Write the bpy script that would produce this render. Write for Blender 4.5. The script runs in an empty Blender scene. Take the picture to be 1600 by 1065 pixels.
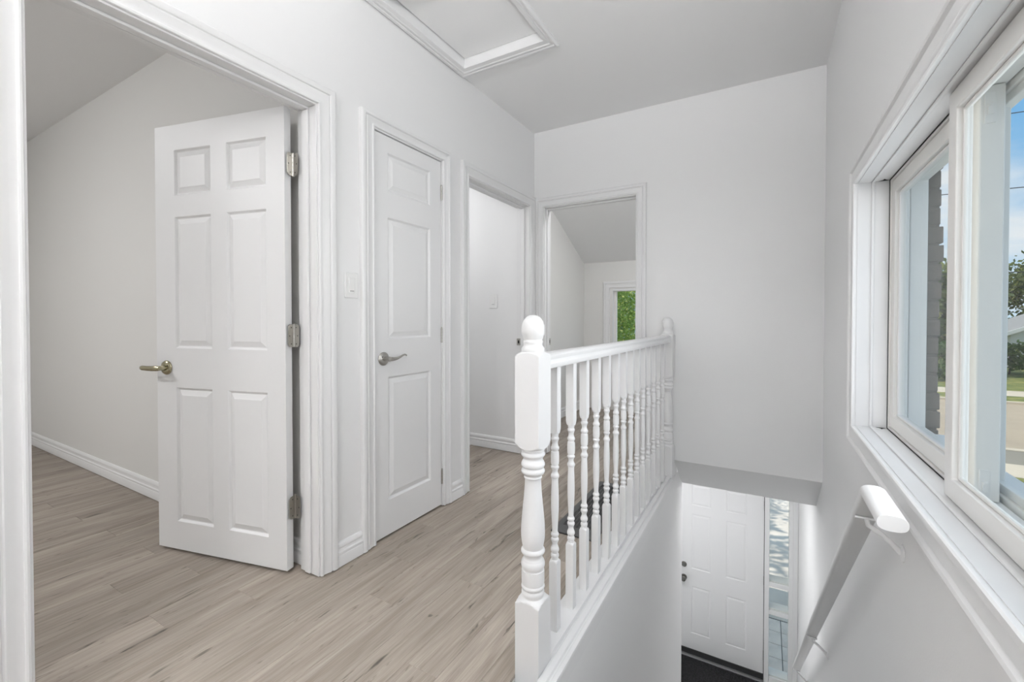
import bpy, bmesh, math, random
from mathutils import Vector, Matrix
import numpy as np

scene = bpy.context.scene
COL = scene.collection
rnd = random.Random(7)

# ---------------------------------------------------------------- camera
cam_d = bpy.data.cameras.new('camera')
cam = bpy.data.objects.new('camera', cam_d)
COL.objects.link(cam)
cam.location = (0, 0, 1.118)
cam.rotation_euler = (math.radians(90 - 0.822), 0, math.radians(29.98))
cam_d.sensor_width = 36
cam_d.lens = 687.3 / 1600 * 36
cam_d.shift_y = -24.3 / 1600
cam_d.clip_start = 0.02
cam_d.clip_end = 500
scene.camera = cam

# ---------------------------------------------------------------- view, sky, sun
scene.view_settings.view_transform = 'Standard'
scene.view_settings.look = 'None'
scene.view_settings.exposure = 0.14
scene.view_settings.gamma = 1.0
scene.view_settings.use_curve_mapping = False
scene.cycles.use_denoising = True
scene.cycles.max_bounces = 6
scene.cycles.diffuse_bounces = 5
scene.cycles.transparent_max_bounces = 16
scene.cycles.use_adaptive_sampling = True
scene.cycles.adaptive_threshold = 0.03
scene.cycles.sample_clamp_indirect = 6.0
scene.cycles.caustics_reflective = False
scene.cycles.caustics_refractive = False

SKX = 4.8
SKY_STRENGTH = 0.9
DAYLIGHT_FILL = 7.2
HALL_FILL = 26.0  # from here on: strengths of unseen lamps added to brighten the interior
UPLIGHT_FILL = 365.0
BED_FILL = 135.0
END_FILL = 105.0
BATH_FILL = 58.0
FOYER_FILL = 30.0

world = bpy.data.worlds.new('sky')
scene.world = world
world.use_nodes = True
wn = world.node_tree.nodes
wl = world.node_tree.links
wn.clear()
w_out = wn.new('ShaderNodeOutputWorld')
w_bg = wn.new('ShaderNodeBackground')
w_bg.inputs['Strength'].default_value = SKY_STRENGTH
w_tc = wn.new('ShaderNodeTexCoord')
w_sep = wn.new('ShaderNodeSeparateXYZ')
wl.new(w_tc.outputs['Generated'], w_sep.inputs[0])
w_ramp = wn.new('ShaderNodeValToRGB')
w_ramp.color_ramp.elements[0].position = 0.0
w_ramp.color_ramp.elements[0].color = (0.56, 0.77, 0.93, 1)
w_ramp.color_ramp.elements[1].position = 0.34
w_ramp.color_ramp.elements[1].color = (0.155, 0.475, 0.87, 1)
wl.new(w_sep.outputs['Z'], w_ramp.inputs[0])
w_map = wn.new('ShaderNodeMapping')
w_map.inputs['Scale'].default_value = (1.0, 1.0, 3.2)
w_map.inputs['Location'].default_value = (SKX, 0.0, 0.0)
wl.new(w_tc.outputs['Generated'], w_map.inputs[0])
w_noise = wn.new('ShaderNodeTexNoise')
w_noise.inputs['Scale'].default_value = 2.6
w_noise.inputs['Detail'].default_value = 7
w_noise.inputs['Roughness'].default_value = 0.55
wl.new(w_map.outputs[0], w_noise.inputs['Vector'])
w_cr = wn.new('ShaderNodeValToRGB')
w_cr.color_ramp.elements[0].position = 0.42
w_cr.color_ramp.elements[0].color = (0, 0, 0, 1)
w_cr.color_ramp.elements[1].position = 0.60
w_cr.color_ramp.elements[1].color = (0.92, 0.92, 0.92, 1)
wl.new(w_noise.outputs['Fac'], w_cr.inputs[0])
w_mix = wn.new('ShaderNodeMixRGB')
w_mix.inputs[2].default_value = (0.93, 0.95, 0.98, 1)
wl.new(w_cr.outputs[0], w_mix.inputs[0])
wl.new(w_ramp.outputs[0], w_mix.inputs[1])
wl.new(w_mix.outputs[0], w_bg.inputs['Color'])
wl.new(w_bg.outputs[0], w_out.inputs[0])

sun_d = bpy.data.lights.new('sun', 'SUN')
sun_d.energy = 3.2
sun_d.angle = math.radians(0.6)
sun_d.color = (1.0, 0.95, 0.88)
sun = bpy.data.objects.new('sun', sun_d)
COL.objects.link(sun)
sun.location = (-20, 10, 30)
_sdir = Vector((0.45, 0.22, -0.85))
sun.rotation_euler = _sdir.to_track_quat('-Z', 'Y').to_euler()

# daylight boosted by an area light added in the window opening
day_d = bpy.data.lights.new('daylight_fill', 'AREA')
day_d.shape = 'RECTANGLE'
day_d.size = 1.38
day_d.size_y = 0.87
day_d.energy = DAYLIGHT_FILL
day_d.color = (0.99, 0.995, 1.0)
day = bpy.data.objects.new('daylight_fill', day_d)
COL.objects.link(day)
day.location = (0.302, 1.4225, 1.1725)
day.rotation_euler = (math.radians(90), 0, math.radians(90))
# the same daylight again: a second area light added to brighten the window reveal
rev_d = bpy.data.lights.new('reveal_fill', 'AREA')
rev_d.shape = 'RECTANGLE'
rev_d.size = 1.38
rev_d.size_y = 0.87
rev_d.energy = 2.0
rev_d.color = (0.99, 0.995, 1.0)
rev = bpy.data.objects.new('reveal_fill', rev_d)
COL.objects.link(rev)
rev.location = (0.3965, 1.4225, 1.1725)
rev.rotation_euler = day.rotation_euler

# ---------------------------------------------------------------- materials
def new_mat(name):
    m = bpy.data.materials.new(name)
    m.use_nodes = True
    return m, m.node_tree.nodes, m.node_tree.links, m.node_tree.nodes['Principled BSDF']

def paint(name, col, rough=0.5, bump=0.0, bscale=120.0, spec=0.5, metal=0.0, var=0.0, vscale=3.0):
    m, n, l, b = new_mat(name)
    b.inputs['Base Color'].default_value = (*col, 1)
    b.inputs['Roughness'].default_value = rough
    b.inputs['Metallic'].default_value = metal
    b.inputs['Specular IOR Level'].default_value = spec
    if bump or var:
        tc = n.new('ShaderNodeTexCoord')
    if bump:
        t = n.new('ShaderNodeTexNoise')
        t.inputs['Scale'].default_value = bscale
        t.inputs['Detail'].default_value = 3
        l.new(tc.outputs['Object'], t.inputs['Vector'])
        bp = n.new('ShaderNodeBump')
        bp.inputs['Strength'].default_value = bump
        bp.inputs['Distance'].default_value = 0.002
        l.new(t.outputs['Fac'], bp.inputs['Height'])
        l.new(bp.outputs['Normal'], b.inputs['Normal'])
    if var:
        t2 = n.new('ShaderNodeTexNoise')
        t2.inputs['Scale'].default_value = vscale
        t2.inputs['Detail'].default_value = 5
        l.new(tc.outputs['Object'], t2.inputs['Vector'])
        mp = n.new('ShaderNodeMapRange')
        mp.inputs['From Min'].default_value = 0.3
        mp.inputs['From Max'].default_value = 0.7
        mp.inputs['To Min'].default_value = 1 - var
        mp.inputs['To Max'].default_value = 1 + var
        l.new(t2.outputs['Fac'], mp.inputs['Value'])
        mx = n.new('ShaderNodeVectorMath')
        mx.operation = 'SCALE'
        mx.inputs[0].default_value = col
        l.new(mp.outputs[0], mx.inputs['Scale'])
        l.new(mx.outputs[0], b.inputs['Base Color'])
    return m

M = {}
M['wall'] = paint('wall_paint', (0.81, 0.81, 0.808), 0.55, 0.12, 160)
M['ceil'] = paint('ceiling_paint', (0.84, 0.84, 0.838), 0.7, 0.15, 140)
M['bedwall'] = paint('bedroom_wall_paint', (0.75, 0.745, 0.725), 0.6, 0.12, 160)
M['trim'] = paint('white_trim_paint', (0.79, 0.79, 0.79), 0.45, 0.05, 60)
M['rail'] = paint('white_rail_gloss_paint', (0.77, 0.77, 0.77), 0.34, 0.04, 80)
M['vinyl'] = paint('white_vinyl', (0.84, 0.825, 0.80), 0.30)
M['vinyl_outer'] = paint('warmed_outer_vinyl', (0.84, 0.82, 0.785), 0.35)  # white vinyl, its colour warmed to offset the blue sky light
M['nickel'] = paint('satin_nickel', (0.48, 0.465, 0.435), 0.34, metal=1.0)
M['nickel2'] = paint('aged_nickel', (0.42, 0.39, 0.27), 0.22, metal=1.0)
M['knob'] = paint('dark_nickel', (0.22, 0.215, 0.20), 0.3, metal=1.0)
M['screw'] = paint('dark_screw', (0.10, 0.10, 0.095), 0.4, metal=0.7)
M['plastic'] = paint('white_switch_plastic', (0.84, 0.84, 0.83), 0.25)
M['dark'] = paint('gap_shade_black', (0.012, 0.012, 0.012), 0.8)  # black that stands in for the shade inside gaps and holes
M['rubber'] = paint('black_doormat_fibre', (0.022, 0.022, 0.023), 0.95, 1.0, 180, spec=0.2, var=0.6, vscale=60)
M['sweep'] = paint('black_door_sweep', (0.03, 0.03, 0.03), 0.5)
M['alu'] = paint('dull_aluminium', (0.50, 0.50, 0.50), 0.4, metal=0.8)
M['grille'] = paint('grey_register_metal', (0.115, 0.115, 0.115), 0.45, metal=0.3)
M['grille_dark'] = paint('black_register_metal', (0.015, 0.015, 0.016), 0.45)
M['brick'] = paint('grey_brown_brick', (0.165, 0.14, 0.118), 0.9, 0.5, 90, var=0.25, vscale=25)
M['mortar'] = paint('mortar', (0.16, 0.14, 0.12), 0.95, 0.5, 200)
M['concrete'] = paint('sunlit_concrete', (0.70, 0.62, 0.54), 0.9, 0.3, 60, var=0.12, vscale=2.0)
M['paver'] = paint('blue_grey_paving', (0.78, 0.68, 0.60), 0.85, 0.3, 80, var=0.1, vscale=8)
M['joint'] = paint('paving_joint', (0.12, 0.12, 0.12), 0.95)
M['apron'] = paint('grey_brown_apron', (0.27, 0.24, 0.19), 0.95, 0.4, 90, var=0.1, vscale=0.8)
M['asphalt'] = paint('pale_asphalt', (0.44, 0.35, 0.25), 0.95, 0.4, 90, var=0.1, vscale=0.6)
M['sidewalk'] = paint('pale_sidewalk', (0.60, 0.51, 0.39), 0.95, 0.3, 60, var=0.08, vscale=1.0)
M['bark'] = paint('tree_bark', (0.10, 0.075, 0.055), 0.95, 0.8, 25, var=0.3, vscale=6)
M['wire'] = paint('black_cable', (0.02, 0.02, 0.022), 0.6)
M['siding'] = paint('white_siding', (0.72, 0.72, 0.70), 0.7)
M['shingle'] = paint('grey_roof_shingle', (0.30, 0.29, 0.28), 0.9, 0.4, 30, var=0.15, vscale=10)
M['carpet'] = paint('pale_bounce_carpet', (0.66, 0.65, 0.63), 0.6, 0.1, 60)  # hidden treads made pale to bounce light onto the stairwell wall
M['foyer_tile'] = paint('pale_bounce_tile', (0.62, 0.61, 0.59), 0.4)  # foyer floor lightened so it bounces more light up the stairs
M['subfloor'] = paint('subfloor', (0.10, 0.08, 0.06), 0.9)

def lawn_mat():
    m, n, l, b = new_mat('sunny_lawn')
    tc = n.new('ShaderNodeTexCoord')
    t = n.new('ShaderNodeTexNoise'); t.inputs['Scale'].default_value = 1.7; t.inputs['Detail'].default_value = 8
    l.new(tc.outputs['Object'], t.inputs['Vector'])
    r = n.new('ShaderNodeValToRGB')
    r.color_ramp.elements[0].position = 0.35; r.color_ramp.elements[0].color = (0.09, 0.13, 0.025, 1)
    r.color_ramp.elements[1].position = 0.68; r.color_ramp.elements[1].color = (0.29, 0.27, 0.075, 1)
    l.new(t.outputs['Fac'], r.inputs[0]); l.new(r.outputs[0], b.inputs['Base Color'])
    b.inputs['Roughness'].default_value = 0.95
    return m
M['lawn'] = lawn_mat()

def leaf_mat(name, c0, c1, c2):
    m, n, l, b = new_mat(name)
    g = n.new('ShaderNodeNewGeometry')
    r = n.new('ShaderNodeValToRGB')
    r.color_ramp.elements[0].position = 0.0; r.color_ramp.elements[0].color = (*c0, 1)
    r.color_ramp.elements[1].position = 0.86; r.color_ramp.elements[1].color = (*c1, 1)
    e = r.color_ramp.elements.new(0.94); e.color = (*c2, 1)
    l.new(g.outputs['Random Per Island'], r.inputs[0])
    l.new(r.outputs[0], b.inputs['Base Color'])
    b.inputs['Roughness'].default_value = 0.6
    tr = n.new('ShaderNodeBsdfTranslucent')
    l.new(r.outputs[0], tr.inputs['Color'])
    mx = n.new('ShaderNodeMixShader'); mx.inputs[0].default_value = 0.45
    out = n['Material Output']
    l.new(b.outputs[0], mx.inputs[1]); l.new(tr.outputs[0], mx.inputs[2])
    l.new(mx.outputs[0], out.inputs['Surface'])
    return m
M['leaf_front'] = leaf_mat('maple_leaves', (0.22, 0.36, 0.07), (0.48, 0.62, 0.17), (0.95, 0.88, 0.32))
M['leaf_far'] = leaf_mat('street_leaves', (0.05, 0.085, 0.02), (0.17, 0.21, 0.05), (0.30, 0.31, 0.08))
M['leaf_hedge'] = leaf_mat('hedge_leaves', (0.06, 0.12, 0.03), (0.16, 0.25, 0.06), (0.26, 0.33, 0.10))

def glass_mat():
    m, n, l, b = new_mat('window_glass')
    n.remove(b)
    tr = n.new('ShaderNodeBsdfTransparent'); tr.inputs[0].default_value = (0.96, 0.975, 0.97, 1)
    gl = n.new('ShaderNodeBsdfGlossy'); gl.inputs['Roughness'].default_value = 0.02
    lw = n.new('ShaderNodeLayerWeight'); lw.inputs['Blend'].default_value = 0.5
    pw = n.new('ShaderNodeMath'); pw.operation = 'POWER'; pw.inputs[1].default_value = 5.0
    l.new(lw.outputs['Facing'], pw.inputs[0])
    ma = n.new('ShaderNodeMath'); ma.operation = 'MULTIPLY_ADD'; ma.inputs[1].default_value = 0.30; ma.inputs[2].default_value = 0.02
    l.new(pw.outputs[0], ma.inputs[0])
    mx = n.new('ShaderNodeMixShader')
    l.new(ma.outputs[0], mx.inputs[0]); l.new(tr.outputs[0], mx.inputs[1]); l.new(gl.outputs[0], mx.inputs[2])
    l.new(mx.outputs[0], n['Material Output'].inputs['Surface'])
    return m
M['glass'] = glass_mat()

def fill_lamp_mat(name, strength, col=(0.985, 0.985, 1.0)):
    m, n, l, b = new_mat(name)
    b.inputs['Base Color'].default_value = (0.9, 0.9, 0.9, 1)
    b.inputs['Emission Color'].default_value = (*col, 1)
    b.inputs['Emission Strength'].default_value = strength
    return m

def plank_mat():
    m, n, l, b = new_mat('grey_oak_plank')
    tc = n.new('ShaderNodeTexCoord')
    oi = n.new('ShaderNodeObjectInfo')
    off = n.new('ShaderNodeVectorMath'); off.operation = 'SCALE'
    off.inputs[0].default_value = (37.0, 61.0, 13.0)
    l.new(oi.outputs['Random'], off.inputs['Scale'])
    add = n.new('ShaderNodeVectorMath'); add.operation = 'ADD'
    l.new(tc.outputs['Object'], add.inputs[0]); l.new(off.outputs[0], add.inputs[1])
    # broad figure along the plank
    mp = n.new('ShaderNodeMapping'); mp.inputs['Scale'].default_value = (16, 1.5, 1)
    l.new(add.outputs[0], mp.inputs[0])
    n1 = n.new('ShaderNodeTexNoise'); n1.inputs['Scale'].default_value = 1.0; n1.inputs['Detail'].default_value = 5
    n1.inputs['Distortion'].default_value = 0.8; n1.inputs['Roughness'].default_value = 0.55
    l.new(mp.outputs[0], n1.inputs['Vector'])
    # fine grain
    mp2 = n.new('ShaderNodeMapping'); mp2.inputs['Scale'].default_value = (260, 7, 1)
    l.new(add.outputs[0], mp2.inputs[0])
    n2 = n.new('ShaderNodeTexNoise'); n2.inputs['Scale'].default_value = 1.0; n2.inputs['Detail'].default_value = 3
    l.new(mp2.outputs[0], n2.inputs['Vector'])
    # cathedral rings
    mp3 = n.new('ShaderNodeMapping'); mp3.inputs['Scale'].default_value = (9, 0.55, 1)
    l.new(add.outputs[0], mp3.inputs[0])
    wv = n.new('ShaderNodeTexNoise'); wv.inputs['Scale'].default_value = 1.0; wv.inputs['Detail'].default_value = 2
    l.new(mp3.outputs[0], wv.inputs['Vector'])
    mul = n.new('ShaderNodeMath'); mul.operation = 'MULTIPLY'; mul.inputs[1].default_value = 22.0
    l.new(wv.outputs['Fac'], mul.inputs[0])
    fr = n.new('ShaderNodeMath'); fr.operation = 'PINGPONG'; fr.inputs[1].default_value = 1.0
    l.new(mul.outputs[0], fr.inputs[0])
    # knots / dark checks
    mp4 = n.new('ShaderNodeMapping'); mp4.inputs['Scale'].default_value = (26, 4.5, 1)
    l.new(add.outputs[0], mp4.inputs[0])
    n4 = n.new('ShaderNodeTexNoise'); n4.inputs['Scale'].default_value = 1.0; n4.inputs['Detail'].default_value = 4
    n4.inputs['Distortion'].default_value = 1.6
    l.new(mp4.outputs[0], n4.inputs['Vector'])
    kr = n.new('ShaderNodeValToRGB')
    kr.color_ramp.elements[0].position = 0.26; kr.color_ramp.elements[0].color = (0.30, 0.30, 0.30, 1)
    kr.color_ramp.elements[1].position = 0.37; kr.color_ramp.elements[1].color = (1, 1, 1, 1)
    l.new(n4.outputs['Fac'], kr.inputs[0])
    r1 = n.new('ShaderNodeValToRGB')
    r1.color_ramp.elements[0].position = 0.30; r1.color_ramp.elements[0].color = (0.264, 0.223, 0.186, 1)
    r1.color_ramp.elements[1].position = 0.66; r1.color_ramp.elements[1].color = (0.388, 0.338, 0.290, 1)
    l.new(n1.outputs['Fac'], r1.inputs[0])
    r2 = n.new('ShaderNodeMapRange')
    r2.inputs['From Min'].default_value = 0.3; r2.inputs['From Max'].default_value = 0.7
    r2.inputs['To Min'].default_value = 0.84; r2.inputs['To Max'].default_value = 1.10
    l.new(n2.outputs['Fac'], r2.inputs['Value'])
    r3 = n.new('ShaderNodeMapRange'); r3.inputs['To Min'].default_value = 0.91; r3.inputs['To Max'].default_value = 1.05
    l.new(fr.outputs[0], r3.inputs['Value'])
    r4 = n.new('ShaderNodeMapRange'); r4.inputs['To Min'].default_value = 0.92; r4.inputs['To Max'].default_value = 1.10
    l.new(oi.outputs['Random'], r4.inputs['Value'])
    p = n.new('ShaderNodeMath'); p.operation = 'MULTIPLY'
    l.new(r2.outputs[0], p.inputs[0]); l.new(r3.outputs[0], p.inputs[1])
    p2 = n.new('ShaderNodeMath'); p2.operation = 'MULTIPLY'
    l.new(p.outputs[0], p2.inputs[0]); l.new(r4.outputs[0], p2.inputs[1])
    sc = n.new('ShaderNodeVectorMath'); sc.operation = 'SCALE'
    l.new(r1.outputs[0], sc.inputs[0]); l.new(p2.outputs[0], sc.inputs['Scale'])
    mu = n.new('ShaderNodeVectorMath'); mu.operation = 'MULTIPLY'
    l.new(sc.outputs[0], mu.inputs[0]); l.new(kr.outputs[0], mu.inputs[1])
    l.new(mu.outputs[0], b.inputs['Base Color'])
    b.inputs['Roughness'].default_value = 0.52
    b.inputs['Specular IOR Level'].default_value = 0.35
    bp = n.new('ShaderNodeBump'); bp.inputs['Strength'].default_value = 0.12; bp.inputs['Distance'].default_value = 0.001
    l.new(n2.outputs['Fac'], bp.inputs['Height']); l.new(bp.outputs['Normal'], b.inputs['Normal'])
    return m
M['plank'] = plank_mat()

# ---------------------------------------------------------------- mesh helpers
class MB:
    """collects vertices and faces; every method adds one solid"""
    def __init__(self):
        self.v = []; self.f = []
    def add(self, vs, fs):
        o = len(self.v)
        self.v += [tuple(p) for p in vs]
        self.f += [tuple(i + o for i in f) for f in fs]
        return self
    def box(self, x0, x1, y0, y1, z0, z1):
        x0, x1 = sorted((x0, x1)); y0, y1 = sorted((y0, y1)); z0, z1 = sorted((z0, z1))
        return self.add([(x0,y0,z0),(x1,y0,z0),(x1,y1,z0),(x0,y1,z0),(x0,y0,z1),(x1,y0,z1),(x1,y1,z1),(x0,y1,z1)],
                        [(0,3,2,1),(4,5,6,7),(0,1,5,4),(1,2,6,5),(2,3,7,6),(3,0,4,7)])
    def prism(self, poly, w0, w1, fn):
        """poly: 2-D outline (a,b); fn(a,b,w) -> xyz"""
        n = len(poly)
        vs = [fn(a, b, w0) for a, b in poly] + [fn(a, b, w1) for a, b in poly]
        fs = [tuple(range(n)), tuple(range(2*n-1, n-1, -1))]
        fs += [(i, (i+1) % n, (i+1) % n + n, i + n) for i in range(n)]
        return self.add(vs, fs)
    def turned(self, prof, a, cx, cy, n=40, caps=True):
        """prof: [(z, R)]; section is a square of half side a clipped by radius R (as turned on a lathe)"""
        vs = []; fs = []
        for z, R in prof:
            for k in range(n):
                t = 2*math.pi*k/n + math.pi/4
                c, s = math.cos(t), math.sin(t)
                r = min(a / max(abs(c), abs(s)), R) if a else R
                vs.append((cx + r*c, cy + r*s, z))
        for i in range(len(prof)-1):
            for k in range(n):
                k2 = (k+1) % n
                fs.append((i*n+k, i*n+k2, (i+1)*n+k2, (i+1)*n+k))
        if caps:
            fs.append(tuple(range(n-1, -1, -1)))
            fs.append(tuple((len(prof)-1)*n + k for k in range(n)))
        return self.add(vs, fs)
    def lathe(self, prof, origin, axis, n=28):
        """prof: [(d, R)] along axis from origin"""
        ax = Vector(axis).normalized()
        up = Vector((0,0,1)) if abs(ax.z) < 0.9 else Vector((1,0,0))
        e1 = ax.cross(up).normalized(); e2 = ax.cross(e1)
        o = Vector(origin); vs = []; fs = []
        for d, R in prof:
            for k in range(n):
                t = 2*math.pi*k/n
                vs.append(o + ax*d + e1*(R*math.cos(t)) + e2*(R*math.sin(t)))
        for i in range(len(prof)-1):
            for k in range(n):
                k2 = (k+1) % n
                fs.append((i*n+k, i*n+k2, (i+1)*n+k2, (i+1)*n+k))
        fs.append(tuple(range(n-1, -1, -1)))
        fs.append(tuple((len(prof)-1)*n + k for k in range(n)))
        return self.add(vs, fs)
    def tube(self, pts, radii, n=10, flat=None):
        """swept round (or elliptical, flat=(side factor, up factor)) tube along pts"""
        P = [Vector(p) for p in pts]
        if not isinstance(radii, (list, tuple)): radii = [radii]*len(P)
        vs = []; fs = []
        for i, p in enumerate(P):
            d = (P[min(i+1, len(P)-1)] - P[max(i-1, 0)]).normalized()
            up = Vector((0,0,1)) if abs(d.z) < 0.95 else Vector((1,0,0))
            e1 = d.cross(up).normalized(); e2 = e1.cross(d)
            fa, fb = flat or (1, 1)
            for k in range(n):
                t = 2*math.pi*k/n
                vs.append(p + e1*(radii[i]*fa*math.cos(t)) + e2*(radii[i]*fb*math.sin(t)))
        for i in range(len(P)-1):
            for k in range(n):
                k2 = (k+1) % n
                fs.append((i*n+k, i*n+k2, (i+1)*n+k2, (i+1)*n+k))
        fs.append(tuple(range(n-1, -1, -1)))
        fs.append(tuple((len(P)-1)*n + k for k in range(n)))
        return self.add(vs, fs)
    def grid(self, us, vs_, solid, t0, t1, fn):
        """slab in the (u,v) plane with rectangular holes; solid(i,j) says which cells exist; fn(u,v,t)->xyz"""
        nu, nv = len(us)-1, len(vs_)-1
        S = lambda i, j: 0 <= i < nu and 0 <= j < nv and solid(i, j)
        for i in range(nu):
            for j in range(nv):
                if not S(i, j): continue
                a, b, c, d = us[i], us[i+1], vs_[j], vs_[j+1]
                self.add([fn(a,c,t0),fn(b,c,t0),fn(b,d,t0),fn(a,d,t0)], [(0,1,2,3)])
                self.add([fn(a,c,t1),fn(b,c,t1),fn(b,d,t1),fn(a,d,t1)], [(0,1,2,3)])
                for (di, dj, e) in ((-1,0,((a,c),(a,d))),(1,0,((b,c),(b,d))),(0,-1,((a,c),(b,c))),(0,1,((a,d),(b,d)))):
                    if not S(i+di, j+dj):
                        (p, q), (r, s) = e
                        self.add([fn(p,q,t0),fn(r,s,t0),fn(r,s,t1),fn(p,q,t1)], [(0,1,2,3)])
        return self
    def frame_sweep(self, prof, u0, u1, v0, v1, fn, closed=False):
        """casing: profile (w outward, t proud) swept round a rectangle; open at v0 unless closed"""
        rows = []
        for w, t in prof:
            if closed:
                rows.append([fn(u0-w, v0-w, t), fn(u0-w, v1+w, t), fn(u1+w, v1+w, t), fn(u1+w, v0-w, t)])
            else:
                rows.append([fn(u0-w, v0, t), fn(u0-w, v1+w, t), fn(u1+w, v1+w, t), fn(u1+w, v0, t)])
        n = len(prof); vs = [p for r in rows for p in r]; fs = []
        segs = 4 if closed else 3
        for i in range(n):
            i2 = (i+1) % n
            for k in range(segs):
                k2 = (k+1) % 4
                fs.append((i*4+k, i*4+k2, i2*4+k2, i2*4+k))
        if not closed:
            fs.append(tuple(i*4 for i in range(n)))
            fs.append(tuple(i*4+3 for i in range(n-1, -1, -1)))
        return self.add(vs, fs)

def set_props(o, label=None, cat=None, group=None, kind=None):
    if label: o['label'] = label
    if cat: o['category'] = cat
    if group: o['group'] = group
    if kind: o['kind'] = kind
    return o

def empty(name, loc, rotz=0.0, **kw):
    o = bpy.data.objects.new(name, None)
    o.empty_display_size = 0.1
    o.location = loc; o.rotation_euler = (0, 0, rotz)
    COL.objects.link(o)
    WLOC[o.name] = Vector(loc)
    return set_props(o, **kw)
WLOC = {}

def obj(name, mb, mat, parent=None, smooth=None, bevel=0.0, local=False, merge=True, **kw):
    """one mesh object; mesh in world coordinates unless local (then in the parent's frame)"""
    vs = np.array(mb.v, dtype=float)
    if parent is None:
        lo, hi = vs.min(0), vs.max(0)
        org = np.array([(lo[0]+hi[0])/2, (lo[1]+hi[1])/2, lo[2]])
        loc = org
    elif local:
        org = np.zeros(3); loc = np.zeros(3)
    else:
        lo, hi = vs.min(0), vs.max(0)
        org = np.array([(lo[0]+hi[0])/2, (lo[1]+hi[1])/2, lo[2]])
        loc = org - np.array(WLOC[parent.name])
    me = bpy.data.meshes.new(name)
    me.from_pydata([tuple(p) for p in vs - org], [], mb.f)
    if merge:
        bm = bmesh.new(); bm.from_mesh(me)
        bmesh.ops.remove_doubles(bm, verts=bm.verts, dist=1e-5)
        bmesh.ops.recalc_face_normals(bm, faces=bm.faces)
        bm.to_mesh(me); bm.free()
    if smooth is not None:
        me.polygons.foreach_set('use_smooth', [True]*len(me.polygons))
        me.set_sharp_from_angle(angle=math.radians(smooth))
    me.materials.append(M[mat] if isinstance(mat, str) else mat)
    o = bpy.data.objects.new(name, me)
    COL.objects.link(o)
    o.location = loc
    WLOC[o.name] = Vector(org if not local else (0, 0, 0))
    if parent is not None: o.parent = parent
    if bevel:
        b = o.modifiers.new('bevel', 'BEVEL'); b.width = bevel; b.segments = 2; b.limit_method = 'ANGLE'
        b.angle_limit = math.radians(40)
    return set_props(o, **kw)

def smoothstep_profile(keys, sub=5):
    """keys [(z,R)] -> rounder profile by Catmull-Rom in between"""
    out = []
    for i in range(len(keys)-1):
        p0 = keys[max(i-1,0)]; p1 = keys[i]; p2 = keys[i+1]; p3 = keys[min(i+2,len(keys)-1)]
        for k in range(sub):
            t = k/sub
            f = lambda a,b,c,d: 0.5*((2*b)+(-a+c)*t+(2*a-5*b+4*c-d)*t*t+(-a+3*b-3*c+d)*t**3)
            z = p1[0]+(p2[0]-p1[0])*t
            out.append((z, f(p0[1],p1[1],p2[1],p3[1])))
    out.append(keys[-1])
    return out

# ---------------------------------------------------------------- key dimensions
XL = -1.665      # hall face of the left partition
XLB = -1.785     # its other face
XR = 0.3065      # face of the right (window) wall
YE = 3.2525      # face of the end wall
HC = 2.6455      # ceiling
XS = -0.5553     # stairwell edge
YN = 1.12        # top of the stairs
ZF = -2.74       # foyer floor
YF = 5.35        # inner face of the front wall
ZG = -2.95       # ground outside

L_ = lambda u, v, t: (XL + t, u, v)          # on the left wall
E_ = lambda u, v, t: (u, YE - t, v)          # on the end wall
R_ = lambda u, v, t: (XR - t, u, v)          # on the right wall
C_ = lambda u, v, t: (u, v, HC - t)          # on the ceiling

# ================================================================ SETTING
# ---- floor with planks
floor = empty('floor', (-1.2, 1.0, 0.0), kind='structure', label='grey oak plank floor of the upper hall and bedrooms', cat='floor')
slab = MB()
slab.box(-5.75, XS-0.004, -2.4, YN+0.0, -0.20, -0.012)
slab.box(XS-0.004, XR, -2.4, YN, -0.20, -0.012)
slab.box(XLB, XR, -5.4, -1.3, -0.20, -0.001)
slab.box(-5.75, -0.677, YN, YF, -0.10, -0.012)
slab.box(-0.677, XS-0.004, 1.275, YF, -0.10, -0.012)
obj('subfloor', slab, 'carpet', floor)
PW = 0.1256
SEAM = {0: 1.245, -1: 1.505, 1: 1.745, 2: 1.515, 3: 1.057, -5: 0.74, -8: 0.745}
def plank(x0, x1, y0, y1):
    c = 0.0011; g = 0.0002
    x0 += g; x1 -= g; y0 += g; y1 -= g
    mb = MB()
    vs = [(x0,y0,-0.012),(x1,y0,-0.012),(x1,y1,-0.012),(x0,y1,-0.012),
          (x0,y0,-c),(x1,y0,-c),(x1,y1,-c),(x0,y1,-c),
          (x0+c,y0+c,0),(x1-c,y0+c,0),(x1-c,y1-c,0),(x0+c,y1-c,0)]
    fs = [(0,3,2,1)]
    for k in range(4):
        k2 = (k+1) % 4
        fs += [(k,k2,4+k2,4+k),(4+k,4+k2,8+k2,8+k)]
    fs.append((8,9,10,11))
    mb.add(vs, fs)
    obj('plank', mb, 'plank', floor, merge=False)
for i in range(-35, 13):
    x0 = -1.3836 + PW*i; x1 = x0 + PW
    if x0 < -5.7: continue
    if x1 > XR: x1 = XR
    if x1 > -0.677: spans = [(-1.3, YN)]
    elif x0 > -2.35: spans = [(-1.3, YF)]
    else: spans = [(-1.3, 1.25)]
    seam = SEAM.get(i, (i*0.4137 + 0.21) % 1.22)
    for a, b in spans:
        y = seam - 1.22*math.ceil((seam - a)/1.22)
        while y < b - 0.001:
            p, q = max(y, a), min(y+1.22, b)
            if q - p > 0.02: plank(x0, x1, p, q)
            y += 1.22
    if x0 < -0.677 < x1:
        for a, b in ((YN, 1.9), (1.9, 3.12), (3.12, YF)): plank(x0, -0.677, a, b)

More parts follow.
